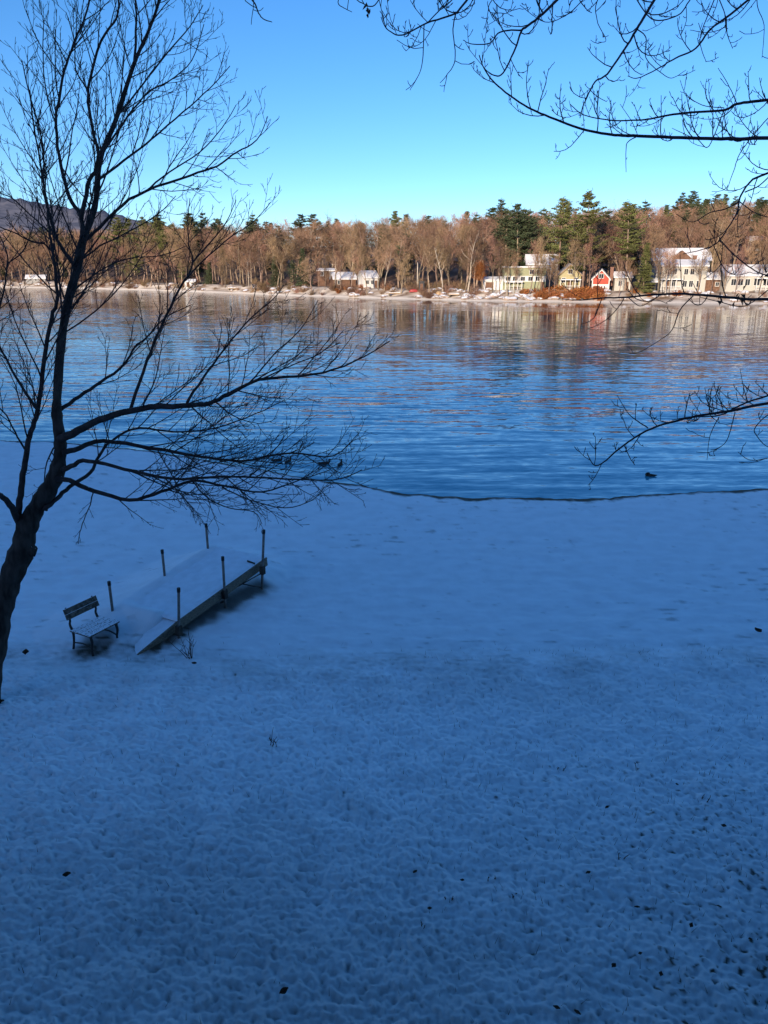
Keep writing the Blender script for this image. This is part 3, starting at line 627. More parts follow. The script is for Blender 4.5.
# ------------------------------------------------------------------ far houses
def house(name, label, px, n, w, d, hw, hr, gable, wall, roof, wins=(), doors=(), chimney=None, rz=0.0, dz=0.0, cat='house', porch=None, trim='white', band=None, over=.35):
    """front faces the lake (-y); gable='front' turns the gable to the lake; wins: (x, z, w, h) on the front"""
    p = far_pt(px, n, dz); h = empty(name, p, -math.atan2(p.x, p.y) * .55 + rz); tag(h, label, cat)
    b = MB()
    if gable == 'front': b.prism([(-w/2, -.6), (w/2, -.6), (w/2, hw), (0, hw + hr), (-w/2, hw)], 0, d)
    elif gable == 'side': b.prism([(0, -.6), (d, -.6), (d, hw), (d/2, hw + hr), (0, hw)], -w/2, w/2, 'x')
    else: b.box((-w/2, 0, -.6), (w/2, d, hw))
    b.build('wall', M[wall], h)
    r = MB(); th_ = .28
    if gable == 'front':
        k = hr / (w / 2); e = over
        r.prism([(-w/2 - e, hw - e*k + .03), (0, hw + hr + .03), (w/2 + e, hw - e*k + .03), (w/2 + e, hw - e*k + th_), (0, hw + hr + th_), (-w/2 - e, hw - e*k + th_)], -e, d + e)
    elif gable == 'side':
        k = hr / (d / 2); e = over
        r.prism([(-e, hw - e*k + .03), (d/2, hw + hr + .03), (d + e, hw - e*k + .03), (d + e, hw - e*k + th_), (d/2, hw + hr + th_), (-e, hw - e*k + th_)], -w/2 - e, w/2 + e, 'x')
    else: r.box((-w/2 - over, -over, hw + .01), (w/2 + over, d + over, hw + .3))
    ro = r.build('roof', M[roof], h)
    if gable == 'front' and trim:
        k = hr / (w / 2); e = over; t = MB()
        t.prism([(-w/2 - e, hw - e*k - .25), (0, hw + hr - .25), (w/2 + e, hw - e*k - .25), (w/2 + e, hw - e*k + .02), (0, hw + hr + .02), (-w/2 - e, hw - e*k + .02)], -e - .02, -e + .1)
        t.build('gable_trim', M[trim], h)
    for x, z, ww, hh in wins:
        f = MB(); g = .09
        f.box((x - ww/2 - g, -.07, z - hh/2 - g), (x + ww/2 + g, -.003, z - hh/2)); f.box((x - ww/2 - g, -.07, z + hh/2), (x + ww/2 + g, -.003, z + hh/2 + g))
        f.box((x - ww/2 - g, -.07, z - hh/2), (x - ww/2, -.003, z + hh/2)); f.box((x + ww/2, -.07, z - hh/2), (x + ww/2 + g, -.003, z + hh/2)); f.box((x - .025, -.062, z - hh/2), (x + .025, -.052, z + hh/2))
        fo = f.build('window', M['white'], h); MB().box((x - ww/2, -.05, z - hh/2), (x + ww/2, -.004, z + hh/2)).build('pane', M['glass'], fo)
    for x, ww, hh in doors: MB().box((x - ww/2, -.06, .05), (x + ww/2, -.003, hh)).build('door', M['brown'], h)
    if band: MB().box((-w/2 - .01, -.025, band[0]), (w/2 + .01, -.003, band[1])).build('siding_panel', M[band[2]], h)
    if chimney:
        x, y, cw, top = chimney; MB().box((x - cw/2, y - cw/2, hw * .4), (x + cw/2, y + cw/2, top)).box((x - cw/2 - .07, y - cw/2 - .07, top), (x + cw/2 + .07, y + cw/2 + .07, top + .15)).build('chimney', M['brick'], ro)
    if porch:
        x0, x1, pd, ph, pm = porch
        MB().box((x0, -pd, -.6), (x1, -.08, .25)).build('porch_deck', M[pm], h)
        MB().box((x0 - .1, -pd - .15, ph), (x1 + .1, -.08, ph + .2)).build('porch_roof', M['sunsnow'], h)
        for k in range(5):
            x = x0 + .1 + (x1 - x0 - .2) * k / 4; MB().box((x - .07, -pd + .03, .25), (x + .07, -pd + .17, ph)).build('porch_post', M['white'], h)
        q = MB(); q.box((x0 + .18, -pd + .05, 1.05), (x1 - .18, -pd + .12, 1.13)); q.box((x0 + .18, -pd + .05, .4), (x1 - .18, -pd + .12, .46))
        nb = int((x1 - x0) / .35)
        for k in range(nb): x = x0 + .3 + (x1 - x0 - .6) * k / max(1, nb - 1); q.box((x - .02, -pd + .065, .46), (x + .02, -pd + .105, 1.05))
        q.build('railing', M['white'], h)
    return h
hs = house('cottage', 'red cottage with white gable trim, white window band and brick chimney', 600, 7, 3.7, 6.5, 2.9, 1.9, 'front', 'red', 'shingle', [(0, 3.35, 1.0, .9)], (), (2.35, 3.2, .75, 5.2), rz=-.1, band=(.0, 1.55, 'white'))
q = MB()
for k in range(4): q.box((-1.05 + k * .6, -.06, .45), (-.75 + k * .6, -.043, 1.15))
q.build('window', M['glass'], hs)
MB().box((-1.95, -.05, -.1), (-1.73, .05, 2.7)).build('corner_trim', M['white'], hs); MB().box((1.73, -.05, -.1), (1.95, .05, 2.7)).build('corner_trim', M['white'], hs)
house('annex_cottage', 'small cream cottage with one sloping snowy roof, just right of the red cottage', 622, 9, 3.6, 4, 3.0, 1.0, 'side', 'cream', 'sunsnow', [(-.6, 1.6, .7, 1.1)], [(.9, .85, 2.0)], cat='cottage')
house('dark_shed', 'small dark shed with a snowy roof, between the green spruce and the cream house', 650, 8, 2.4, 2.6, 2.0, .5, 'side', 'dark', 'sunsnow', (), [(0, .8, 1.7)], cat='shed')
house('house', 'cream two-storey lakeside house with a snowy roof, white porch at its left', 682, 8, 9.6, 7, 5.4, 1.2, 'side', 'cream', 'sunsnow',
      [(-3.6, 4.2, .8, 1.1), (-2.0, 4.2, .8, 1.1), (.4, 4.2, .8, 1.2), (1.7, 4.2, .8, 1.2), (3.3, 4.2, .8, 1.2), (.4, 1.6, .8, 1.3), (1.7, 1.6, .8, 1.3), (3.3, 1.6, .8, 1.3), (-2.0, 1.5, .7, 1.2)], [(-3.4, .9, 2.1)], porch=(-4.9, -.5, 1.6, 2.5, 'grey'), chimney=(2.6, 4.2, .8, 7.6))
hs = house('house', 'long grey house with a snow-covered roof and dark dormer, behind the cream two-storey house', 678, 24, 13.5, 8, 4.4, 2.6, 'side', 'grey', 'sunsnow', [(-5.2, 3.2, .8, 1.1), (5.2, 3.2, .8, 1.1)], dz=2.0)
MB().prism([(-2.7, 4.3), (2.9, 4.3), (.1, 6.6)], -.2, 4.2).build('dormer', M['brown'], hs)
house('brown_shed', 'brown shed with a snowy roof, between the two cream houses', 712, 10, 4.2, 5, 2.6, 1.2, 'side', 'brown', 'sunsnow', [(.9, 1.5, .7, .8)], [(-.9, .9, 1.95)], cat='shed')
house('house', 'cream house with a tan gable end and wide snowy roof, near the right edge', 748, 8, 10.6, 7.5, 3.4, 2.1, 'side', 'cream', 'sunsnow',
      [(-3.4, 2.0, 1.0, 1.3), (-1.9, 2.0, 1.0, 1.3), (-.4, 2.0, 1.0, 1.3), (1.6, 2.0, 1.2, 1.3), (3.6, 2.0, 1.2, 1.3)], [(4.7, .9, 2.1)], rz=.16, porch=(.9, 5.2, 1.7, 2.75, 'grey'), chimney=(-1.5, 4.4, .8, 6.4))
house('house', 'grey house with a snowy roof high on the wooded slope at the right', 755, 78, 4.6, 4.5, 2.6, 1.0, 'side', 'grey', 'sunsnow', [(-1.6, 1.7, .9, 1.1), (1.4, 1.7, .9, 1.1)], dz=.8)
hs = house('house', 'sage green house with a flat snowy roof and a row of small windows', 524, 7, 9.8, 6.5, 5.2, 0, 'flat', 'sage', 'sunsnow',
      [(-3.9, 2.7, .9, .9), (-2.3, 2.7, .9, .9), (-.4, 2.7, .9, .9), (1.3, 2.7, .9, .9), (3.0, 2.7, .9, .9), (3.3, 4.25, 1.3, 1.0), (1.6, 4.25, 1.0, 1.0)], [(4.2, .9, 2.0)], band=(2.05, 3.35, 'white'), porch=(-4.6, -.6, 1.5, 1.9, 'grey'), chimney=(-2.4, 4.0, .9, 6.4))
hs2 = house('house', 'grey gabled house with a bright snowy roof, behind the sage green house', 541, 18, 7.5, 8, 4.6, 2.2, 'side', 'grey', 'sunsnow', [(-2, 3.0, .8, 1.1), (1.6, 3.0, .8, 1.1)], dz=1.0)
house('cottage', 'yellow gabled cottage with a tan wooden deck, left of the tall pines', 569, 8, 5.0, 6, 3.6, 2.2, 'front', 'yellow', 'shingle', [(0, 4.2, .9, .9), (-1.4, 2.3, .8, 1.0), (1.4, 2.3, .8, 1.0)], [(0, .9, 2.0)], porch=(-2.3, 2.3, 1.6, 2.35, 'tan'), trim='tan')
house('boathouse', 'low white boathouse with an open dark front, left of the sage green house', 493, 8, 4.6, 4.5, 2.2, .6, 'side', 'white', 'sunsnow', (), [(-.9, 1.9, 1.8)], cat='boathouse')
house('cottage', 'small white cottage with two windows and a snowy gable roof, among bare trees', 371, 8, 3.9, 5, 2.7, 1.5, 'side', 'white', 'sunsnow', [(-1.0, 1.5, .7, .9), (.4, 1.5, .7, .9)], [(1.4, .8, 1.9)], rz=.35)
house('cabin', 'dark cabin with a broad sloping snowy roof, left of the small white cottage', 345, 11, 6.2, 5.5, 2.2, 1.6, 'side', 'brown', 'sunsnow', [(-1.6, 1.3, .9, .9)], [(1.2, .9, 1.9)], rz=.2, cat='cabin')
house('house', 'brown house with a nearly flat snowy roof, among the trees beside the utility pole', 327, 17, 5.4, 6, 3.8, .5, 'side', 'brown', 'sunsnow', [(-1.4, 3.0, .9, 1.1), (1.4, 3.0, .9, 1.1)], dz=.3)
house('dark_shed', 'narrow upright dark shed on the shore beside the red canoe', 421.5, 5.5, 1.35, 1.4, 2.1, .15, 'flat', 'dark', 'dark', (), [(0, .7, 1.8)], cat='shed', over=.08)
house('boathouse', 'tiny white boathouse alone on the far left shore', 190, 4.5, 3.4, 3, 1.7, .6, 'side', 'white', 'sunsnow', [(.9, 1.0, .6, .6)], [(-.6, .9, 1.5)], cat='boathouse')
house('cabin', 'low white-roofed cabin by the beach at the far left', 36, 6, 7.5, 4.5, 1.6, 1.2, 'side', 'grey', 'sunsnow', [(-2, 1.0, .8, .7), (0, 1.0, .8, .7)], [(2, .9, 1.5)], cat='cabin')

def hull(name, label, px, n, L, w, hgt, m, rz):
    """upturned boat: ribs swept from stem to stern, keel line up"""
    v = []; f = []; nu, nv = 15, 9
    for i in range(nu):
        t = i / (nu - 1) * 2 - 1; ww = w / 2 * max(.03, (1 - abs(t) ** 2.4)); hh = hgt * (.62 + .38 * (1 - abs(t) ** 3))
        for j in range(nv):
            a = math.pi * j / (nv - 1); v.append((t * L / 2, math.cos(a) * ww, max(0, math.sin(a)) ** .8 * hh * max(.25, 1 - abs(t) ** 6)))
    o = npmesh(name, v, gridfaces(nu, nv), m); o.location = far_pt(px, n, .12); o.rotation_euler = (0, 0, rz)
    s_ = o.modifiers.new('thick', 'SOLIDIFY'); s_.thickness = .04
    MB().tube([(-L/2 * .96, 0, hgt * .5), (-L * .3, 0, hgt * 1.0), (L * .3, 0, hgt * 1.0), (L/2 * .96, 0, hgt * .5)], .035, 6).build('keel', M['darkwood'], o)
    return tag(o, label, 'boat')
hull('canoe', 'red upturned canoe lying left of the narrow dark shed', 414, 4.6, 2.6, .95, .75, M['redboat'], .1)
hull('rowing_boat', 'tan upturned rowing boat on the snow below the slim pale tree', 439, 3.4, 2.0, 1.3, .95, M['tanboat'], .3)
def far_dock(px, n, L, w, label):
    p = far_pt(px, n, .2); e = empty('dock_section', p, random.Random(px).uniform(-.2, .2)); tag(e, label, 'dock', None)
    MB().box((-L/2, -w/2, .25), (L/2, w/2, .4)).build('deck', M['tan'], e); MB().box((-L/2 + .05, -w/2 + .05, .4), (L/2 - .05, w/2 - .05, .52)).build('snow_cover', M['sunsnow'], e)
    for sx in (-1, 1): MB().box((sx * (L/2 - .3) - .1, -w/2 + .1, -.3), (sx * (L/2 - .3) + .1, w/2 - .1, .25)).build('support', M['dockwood'], e)
far_dock(394, 3.0, 3.0, 1.4, 'brown dock section stored on the beach under the small white cottage')
far_dock(454, 3.0, 2.6, 1.3, 'snowy dock section stored on the beach below the pale forked tree')
far_dock(235, 3.4, 4.2, 1.4, 'long low dock section stored on the beach left of the white pole')
def pole(name, label, px, n, top, arm, m):
    h = h_for(px, n, top); e = empty(name, far_pt(px, n)); tag(e, label, 'pole')
    MB().tube([(0, 0, -.4), (0, 0, h * .5), (0, 0, h)], [.16, .14, .11], 8).build('shaft', M[m], e)
    if arm:
        MB().box((-1.0, -.08, h - .75), (1.0, .05, h - .6)).build('crossarm', M[m], e)
        for x in (-.85, 0, .85): MB().tube([(x, 0, h - .6), (x, 0, h - .42)], [.05, .03], 6).build('insulator', M['white'], e)
    else: MB().tube([(0, 0, h), (0, 0, h + .12)], [.13, .05], 8).build('cap', M['white'], e)
pole('utility_pole', 'utility pole with a crossarm in front of the flat snowy roof', 336, 6, 262, True, 'fpale')
pole('flagpole', 'plain pale pole standing beside the low dark evergreen', 249, 6, 262, False, 'fpale')
pole('flagpole', 'plain pale pole rising just left of the narrow dark shed', 417.3, 7, 263, False, 'fpale')

# ================================================================== BENCH
def bench():
    nr_, nf, ff = on_ground(70, 655), on_ground(94, 656), on_ground(118.5, 638)
    ax = Vector((ff.x - nf.x, ff.y - nf.y, 0)); Lb = ax.length; ax.normalize()
    rz = math.atan2(ax.y, ax.x); e = empty('park_bench', (nf.x, nf.y, min(nf.z, ff.z) - .005), rz)
    tag(e, 'weathered wooden park bench with dark iron legs, dusted with snow beside the dock', 'bench')
    D = .50                                     # local x runs along the bench, +y to its back
    MBs = MB()
    for k in range(4): y0 = -.02 + k * .127; MBs.box((-.06, y0, .395), (Lb + .06, y0 + .1235, .42))
    MBs.build('seat', M['seatslat'], e, .004)
    tilt = Matrix.Translation((0, D - .005, .62)) @ Matrix.Rotation(R(-20), 4, 'X')
    MB().box((-.07, -.014, 0), (Lb + .07, .014, .1025), tilt).box((-.07, -.014, .106), (Lb + .07, .014, .205), tilt).build('backrest', M['slat'], e, .004)
    for x in (.0, Lb):
        f = MB()
        p, r = spline([(x, .02, 0), (x, .035, .12), (x, .0, .27), (x, .03, .39)], [.022, .019, .024, .026], 4); f.tube(p, r, 8)
        f.build('leg', M['iron'], e)
        f = MB(); p, r = spline([(x, D + .03, 0), (x, D - .01, .15), (x, D - .03, .30), (x, D - .02, .39)], [.022, .019, .022, .026], 4); f.tube(p, r, 8); f.build('leg', M['iron'], e)
        f = MB(); p, r = spline([(x, D - .02, .39), (x, D + .03, .50), (x, D + .01, .60), (x, D + .06, .74), (x, D + .085, .82)], [.026, .02, .019, .018, .014], 4); f.tube(p, r, 8); f.build('back_support', M['iron'], e)
        MB().tube([(x, -.01, .378), (x, D * .5, .372), (x, D, .378)], .018, 6).build('seat_rail', M['iron'], e)
        p, r = spline([(x, .03, .15), (x, D * .5, .19), (x, D - .01, .15)], [.014] * 3, 4); MB().tube(p, r, 6).build('stretcher', M['iron'], e)
    return e
bench()

# ================================================================== DOCK on the beach
def dock():
    zR = lambda t: .30 + .31 * t
    P1, P3 = Vector((-3.83, 12.72, 0)), Vector((-2.62, 14.9, 0)); ax = (P3 - P1); L = ax.length; ax.normalize(); wd = Vector((-ax.y, ax.x, 0))
    tiltv = .31 / L; base = Vector((P1.x, P1.y, 0)); rz = math.atan2(ax.y, ax.x)
    e = empty('dock', (P1.x, P1.y, 0.0), rz); tag(e, 'snow-covered wooden dock section with six pipe posts pulled up on the beach', 'dock')
    Wd = 1.38; a = math.atan(tiltv); mt = Matrix.Translation((0, 0, .30)) @ Matrix.Rotation(-a, 4, 'Y')
    Ls = L / math.cos(a); x0 = -.12; x1 = Ls + .14
    MB().box((x0, .0, -.17), (x1, .045, 0), mt).build('side_board', M['dockwood'], e, .004)
    MB().box((x0, Wd - .045, -.17), (x1, Wd, 0), mt).build('side_board', M['dockwood'], e, .004)
    b = MB(); k = int((x1 - x0) / .14)
    for i in range(k): xa = x0 + i * (x1 - x0) / k; b.box((xa, -.02, .002), (xa + (x1 - x0) / k - .012, Wd + .02, .03), mt)
    b.build('deck', M['dockwood'], e)
    b = MB()
    for i in range(4): xa = x0 + .15 + i * (x1 - x0 - .4) / 3; b.box((xa, .05, -.15), (xa + .06, Wd - .05, -.003), mt)
    b.build('cross_beam', M['darkwood'], e)
    # snow lying on the deck
    nx_, ny_ = 60, 36; xs = np.linspace(x0 - .02, x1 + .01, nx_); ys = np.linspace(.012, Wd + .05, ny_); YY, XX = np.meshgrid(ys, xs, indexing='ij')
    ed = np.minimum(np.minimum((XX - x0 + .02) / .07, (x1 + .01 - XX) / .07), np.minimum((YY - .012) / .05, (Wd + .05 - YY) / .05)); ed = np.clip(ed, 0, 1) ** .5
    zz = .031 + ed * (.035 + .012 * pnoise(XX * 4, YY * 4, 71) + .006 * pnoise(XX * 13, YY * 13, 72))
    vv = np.array([tuple(mt @ Vector((float(p), float(q), float(r)))) for p, q, r in zip(XX.ravel(), YY.ravel(), zz.ravel())])
    o = npmesh('snow_cover', vv, gridfaces(ny_, nx_), M['snow']); o.parent = e
    # low ramp from the sand up to the deck
    g = on_ground(138, 655); inv = Matrix.Translation((P1.x, P1.y, 0)) @ Matrix.Rotation(rz, 4, 'Z'); q = inv.inverted() @ g
    pa, pb = Vector((q.x, q.y + .0, q.z - .03)), mt @ Vector((x0, .0, -.02)); dr = pb - pa
    rr = MB(); n_ = Vector((0, 0, 1))
    def plank(mb, o0, o1, th, zt, zb):
        s_ = Vector((-dr.y, dr.x, 0)).normalized(); n0 = len(mb.v)
        for pt in (pa, pb):
            for off, z in ((o0, zb), (o1, zb), (o1, zt), (o0, zt)): mb.v.append(tuple(pt + s_ * off + n_ * z))
        for fc in ((0, 1, 2, 3), (7, 6, 5, 4), (0, 4, 5, 1), (1, 5, 6, 2), (2, 6, 7, 3), (3, 7, 4, 0)): mb.f.append(tuple(n0 + i for i in fc)); mb.sm.append(False)
    plank(rr, 0, .045, 0, .03, -.13); ro = rr.build('ramp', M['dockwood'], e, .004)
    rr = MB(); plank(rr, .05, .36, 0, .012, -.02); rr.build('ramp_boards', M['dockwood'], ro)
    rr = MB(); plank(rr, .04, .40, 0, .03, .013); rr.build('ramp_snow', M['snow'], ro)
    rr = MB(); plank(rr, .33, .36, 0, -.021, -.13); rr.build('ramp_rail', M['dockwood'], ro)
    # posts
    for (px, top, px2, bot, sd) in ((179, 588, 178.5, 638, 0), (224.5, 555, 222.5, 606, 0), (264, 530, 261.5, 589, 0)):
        g = on_ground(px2, bot); d_ = g.y * CP + (H - g.z) * SP
        t_ = ray(px, top, d_ - (bot - top) / F * d_ * SP); t_.y = g.y
        if px == 224.5:                              # the middle post stands clear of the side board
            best = None
            for s_ in range(240):
                w_ = inv @ Vector((s_ / 240 * L, -.04, 0)); w_.z = gz(w_.x, w_.y); dd = w_.y * CP + (H - w_.z) * SP; e_ = abs(384 + F * w_.x / dd - 225.5)
                if best is None or e_ < best[0]: best = (e_, w_)
            g = best[1]; d_ = g.y * CP + (H - g.z) * SP
            t_ = Vector((g.x + .02, g.y, 1.17))
        lo = inv.inverted() @ g; hi = inv.inverted() @ t_; lo.z -= .1
        po = MB().tube([lo, lo.lerp(hi, .5), hi], .027, 10).build('post', M['postmetal'], e)
        MB().tube([hi - (hi - lo).normalized() * .07, hi + Vector((0, 0, .012))], .033, 10).build('post_cap', M['postcap'], po)
        c = lo.lerp(hi, .0); f_ = ((mt @ Vector((lo.x, 0, -.08))).z - lo.z) / (hi.z - lo.z); c = lo.lerp(hi, f_)
        MB().box((c.x - .05, c.y - .045, c.z - .09), (c.x + .05, c.y + .05, c.z + .1)).build('bracket', M['darkwood'], po, .005)
    for (px, top, bot) in ((113, 580.5, 612), (165, 551.5, 581), (208, 522.5, 555)):
        i_ = (113, 165, 208).index(px); xl = (.0, Ls * .5, Ls)[i_]
        g = mt @ Vector((xl, Wd + .06, 0)); gw = inv @ g; d_ = gw.y * CP + (H - gw.z) * SP
        # stand each far-side post where its sight line meets the deck edge
        best = None
        for s_ in range(200):
            xx = -1 + s_ / 200 * (Ls + 2); w_ = inv @ (mt @ Vector((xx, Wd + .06, 0))); dd = w_.y * CP + (H - w_.z) * SP; pp = 384 + F * w_.x / dd
            if best is None or abs(pp - px) < best[0]: best = (abs(pp - px), xx)
        lo = mt @ Vector((best[1], Wd + .06, 0)); hi = Vector((lo.x, lo.y, lo.z + .66)); lo = Vector((lo.x, lo.y, -.15))
        po = MB().tube([lo, lo.lerp(hi, .5), hi], .027, 10).build('post', M['postmetal'], e)
        MB().tube([hi - Vector((0, 0, .07)), hi + Vector((0, 0, .012))], .033, 10).build('post_cap', M['postcap'], po)
    # diagonal braces by the last post
    A = mt @ Vector((Ls - .75, .02, -.17)); p3 = inv.inverted() @ on_ground(261.5, 589)
    MB().tube([A, Vector((p3.x, p3.y, .10))], .014, 6).build('brace', M['iron'], e)
    MB().tube([mt @ Vector((Ls - .95, .02, -.16)), Vector((p3.x, p3.y, .42))], .012, 6).build('brace', M['iron'], e)
    MB().box((L * .48, .1, -.02), (L * .48 + .16, Wd - .1, .12)).build('support_block', M['darkwood'], e, .006)
    MB().box((L * .48 + .3, .02, .0), (L * .98, .07, .05)).build('sill_plank', M['dockwood'], e, .004)
    MB().tube([mt @ Vector((Ls - .25, .02, .06)), mt @ Vector((Ls - .27, .20, .10))], .02, 8).build('cleat', M['iron'], e)
dock()

# ================================================================== NEAR TREES
NT = [0]
def side_twigs(mb, rng, pts, rad, prm, lvl=0, t0=.2, maxL=99):
    """shoots along a limb, and shoots on the shoots"""
    acc = 0.0; tot = sum((pts[i + 1] - pts[i]).length for i in range(len(pts) - 1)); run = 0.0; nxt = tot * t0 + rng.uniform(0, prm['gap'][lvl]); flip = 1
    for i in range(len(pts) - 1):
        seg = pts[i + 1] - pts[i]; sl = seg.length
        if sl < 1e-6: continue
        d = seg / sl
        while nxt < run + sl:
            f = (nxt - run) / sl; p = pts[i] + seg * f; rem = 1 - nxt / tot
            L = min(maxL, (prm['len'][lvl][0] + prm['len'][lvl][1] * tot * (rem * .75 + .18)) * rng.uniform(.55, 1.3))
            flip = -flip
            ang = R(rng.uniform(*prm['ang'])); ax = Vector((rng.gauss(0, .55), rng.gauss(0, .8), rng.gauss(prm['bias'], .6))) ; ax = ax + d.cross(Vector((0, 1, 0))) * flip * .7
            ax = ax - d * ax.dot(d); ax = ax.normalized() if ax.length > 1e-4 else d.orthogonal().normalized()
            NT[0] += lvl == 0
            nd = (d * math.cos(ang) + ax * math.sin(ang)).normalized()
            n = max(3, min(9, int(L / prm['seg'][lvl])))
            b = walk(rng, p, nd, L, n, prm['wob'], prm['trop'] * (1 + lvl * .35))
            r0 = min(rad[min(i, len(rad) - 1)] * .62, prm['r'][lvl] * (.7 + .6 * L / (prm['len'][lvl][0] + 1)))
            r0 = max(r0, prm['rmin'] * 1.2); rr = taper(r0, prm['rmin'], len(b)); mb.tube(b, rr, 4 if lvl == 0 else 3, False)
            if lvl + 1 < len(prm['gap']): side_twigs(mb, rng, b, rr, prm, lvl + 1, .18, L * .6)
            nxt += prm['gap'][lvl] * rng.uniform(.5, 1.5)
        run += sl
PRM = dict(gap=[.155, .105, .10], len=[(.24, .30), (.11, .30), (.05, .16)], ang=(22, 50), bias=.3, wob=.065, trop=.07, seg=[.13, .08, .05], r=[.0085, .005, .0036], rmin=.0029)
PX = 1 / F
def limb(tree, name, trace, depth, width, rng, prm, m, mtw, label=None, twig_from=.25, sides=8):
    """trace: sight-line points; depth: start, end (metres); width: start, end diameters in metres"""
    n = len(trace); P = []
    for i, q in enumerate(trace):
        if len(q) == 3 and isinstance(q, Vector): P.append(q); continue
        t = i / (n - 1); P.append(ray(q[0], q[1], depth[0] + (depth[1] - depth[0]) * t))
    rad = [(width[0] * (1 - (i / (n - 1)) ** .8) + width[1] * (i / (n - 1)) ** .8) / 2 for i in range(n)]
    pts, rr = spline(P, rad, 4)
    jit = [Vector((rng.gauss(0, 1), rng.gauss(0, 1), rng.gauss(0, 1))) * min(.006, r * .3) for r in rr]
    pts = [p + j if 0 < i else p for i, (p, j) in enumerate(zip(pts, jit))]
    br = MB().tube(pts, rr, sides); tw = MB(); NT[0] = 0
    side_twigs(tw, rng, pts, rr, prm, 0, twig_from)
    if NT[0] < 30:                                # a few shoots only: one mesh with their limb
        k = len(br.v); br.v += tw.v; br.f += [tuple(i + k for i in q) for q in tw.f]; br.sm += tw.sm; tw = br
    o = br.build(name, m, tree)
    if tw is not br: tw.build('twigs', mtw, o)
    return pts, rr
rt = random.Random(23)
foot = on_ground(-14, 705)
D0 = foot.y * CP + (H - foot.z) * SP
tree = empty('lakeside_tree', foot); tag(tree, 'large leaning leafless tree with a dark trunk, spreading over the beach beside the bench', 'tree')
INV = Matrix.Translation(-foot)
class TreeMB(MB): pass
_build = MB.build
def near_build(s, name, m, parent=None, bevel=0):
    return _build(s, name, m, parent, bevel)
trunk_tr = [(-14, 712, 30), (-10, 670, 27), (-3, 632, 26), (3, 600, 26), (12, 575, 26), (22, 550, 26), (27, 527, 23), (37, 507, 19), (47, 492, 20), (56, 475, 18), (60, 455, 14), (60, 440, 13), (57, 416, 12), (57, 400, 10), (61, 344, 9.5), (68, 302, 9.5), (78, 266, 9), (83, 240, 8.5), (90, 222, 7), (96, 200, 6.6), (100, 159, 6.2), (115, 122, 5.2), (134, 64, 4.4), (149, 30, 3.2), (159, 0, 2.6), (168, -40, 1.8), (174, -80, 1)]
def tdepth(py): return D0 - (712 - py) / F * D0 * SP * .55 if py > 400 else tdepth(401) + (400 - py) * .0012
tp = [ray(a, b, tdepth(b)) for a, b, w in trunk_tr]; tr_ = [w * .87 / F * tdepth(b) / 2 for a, b, w in trunk_tr]
pts, rr = spline(tp, tr_, 5)
pts[0].z = foot.z - .25
rr = [r * (1 + .07 * math.sin(i * 1.9) + .05 * math.sin(i * .83 + 1)) for i, r in enumerate(rr)]
def rel(o):
    """mesh built in world coordinates, hung on the tree's base"""
    o.matrix_parent_inverse = INV; return o
TREE = tree
def tbuild(mb, name, m, parent):
    o = _build(mb, name, m, parent)
    if parent is TREE or parent is globals().get('RTREE'): o.matrix_parent_inverse = Matrix.Translation(-parent.location)
    return o
MB.build = lambda s, name, m, parent=None, bevel=0: tbuild(s, name, m, parent) if not bevel else _build(s, name, m, parent, bevel)
tk = MB().tube(pts, rr, 14).tube([ray(30, 552, tdepth(550)), ray(34.5, 547, tdepth(550) - .02)], [.10, .055], 8); tko = tk.build('trunk', M['bark'], tree)
tw = MB(); side_twigs(tw, rt, pts[70:], rr[70:], PRM, 0, .0); tw.build('twigs', M['twig'], tko)
dT = tdepth(430)
def LB(trace, d0, d1, w0, w1, tf=.22, prm=PRM): return limb(tree, 'limb', trace, (d0, d1), (w0 * .86 / F * d0, w1 * .86 / F * d1), rt, prm, M['limb'], M['twig'], twig_from=tf)
LOW = dict(PRM, bias=-.05, trop=.045, gap=[.135, .10, .10])
# second stem and its forks
LB([(18, 520), (20, 501), (23, 475), (27, 451), (31, 431), (38, 410), (44, 360), (52, 318), (57, 300), (56, 281), (53, 253), (50, 236), (47, 205), (40, 160), (33, 120), (30, 90)], tdepth(520), dT - .5, 8.5, 1.3, .15)
LB([(38, 410), (21, 386), (8, 362), (-4, 340), (-18, 300), (-26, 250)], dT - .2, dT - .9, 3.8, 1.2)
LB([(27, 451), (17, 437), (6, 415), (-12, 400), (-40, 385)], dT - .2, dT - 1.0, 2.6, 1.0)
LB([(53, 253), (44, 244), (30, 241), (15, 233), (0, 227), (-22, 212)], dT, dT - .8, 2.6, 1.0)
LB([(56, 238), (45, 228), (34, 218), (12, 198), (0, 193), (-18, 178)], dT, dT + .8, 2.4, 1.0)
LB([(-30, 420), (-12, 350), (0, 305), (8, 263), (4, 245), (-2, 232), (-8, 200)], dT + .6, dT + .4, 2.8, 1.0)
LB([(8, 263), (22, 252), (32, 230), (36, 205)], dT + .5, dT + .4, 1.6, .9)
LB([(20, 523), (12, 508), (3, 497), (-10, 490), (-40, 470), (-80, 455)], tdepth(520), dT - 1.2, 9, 3, .3)
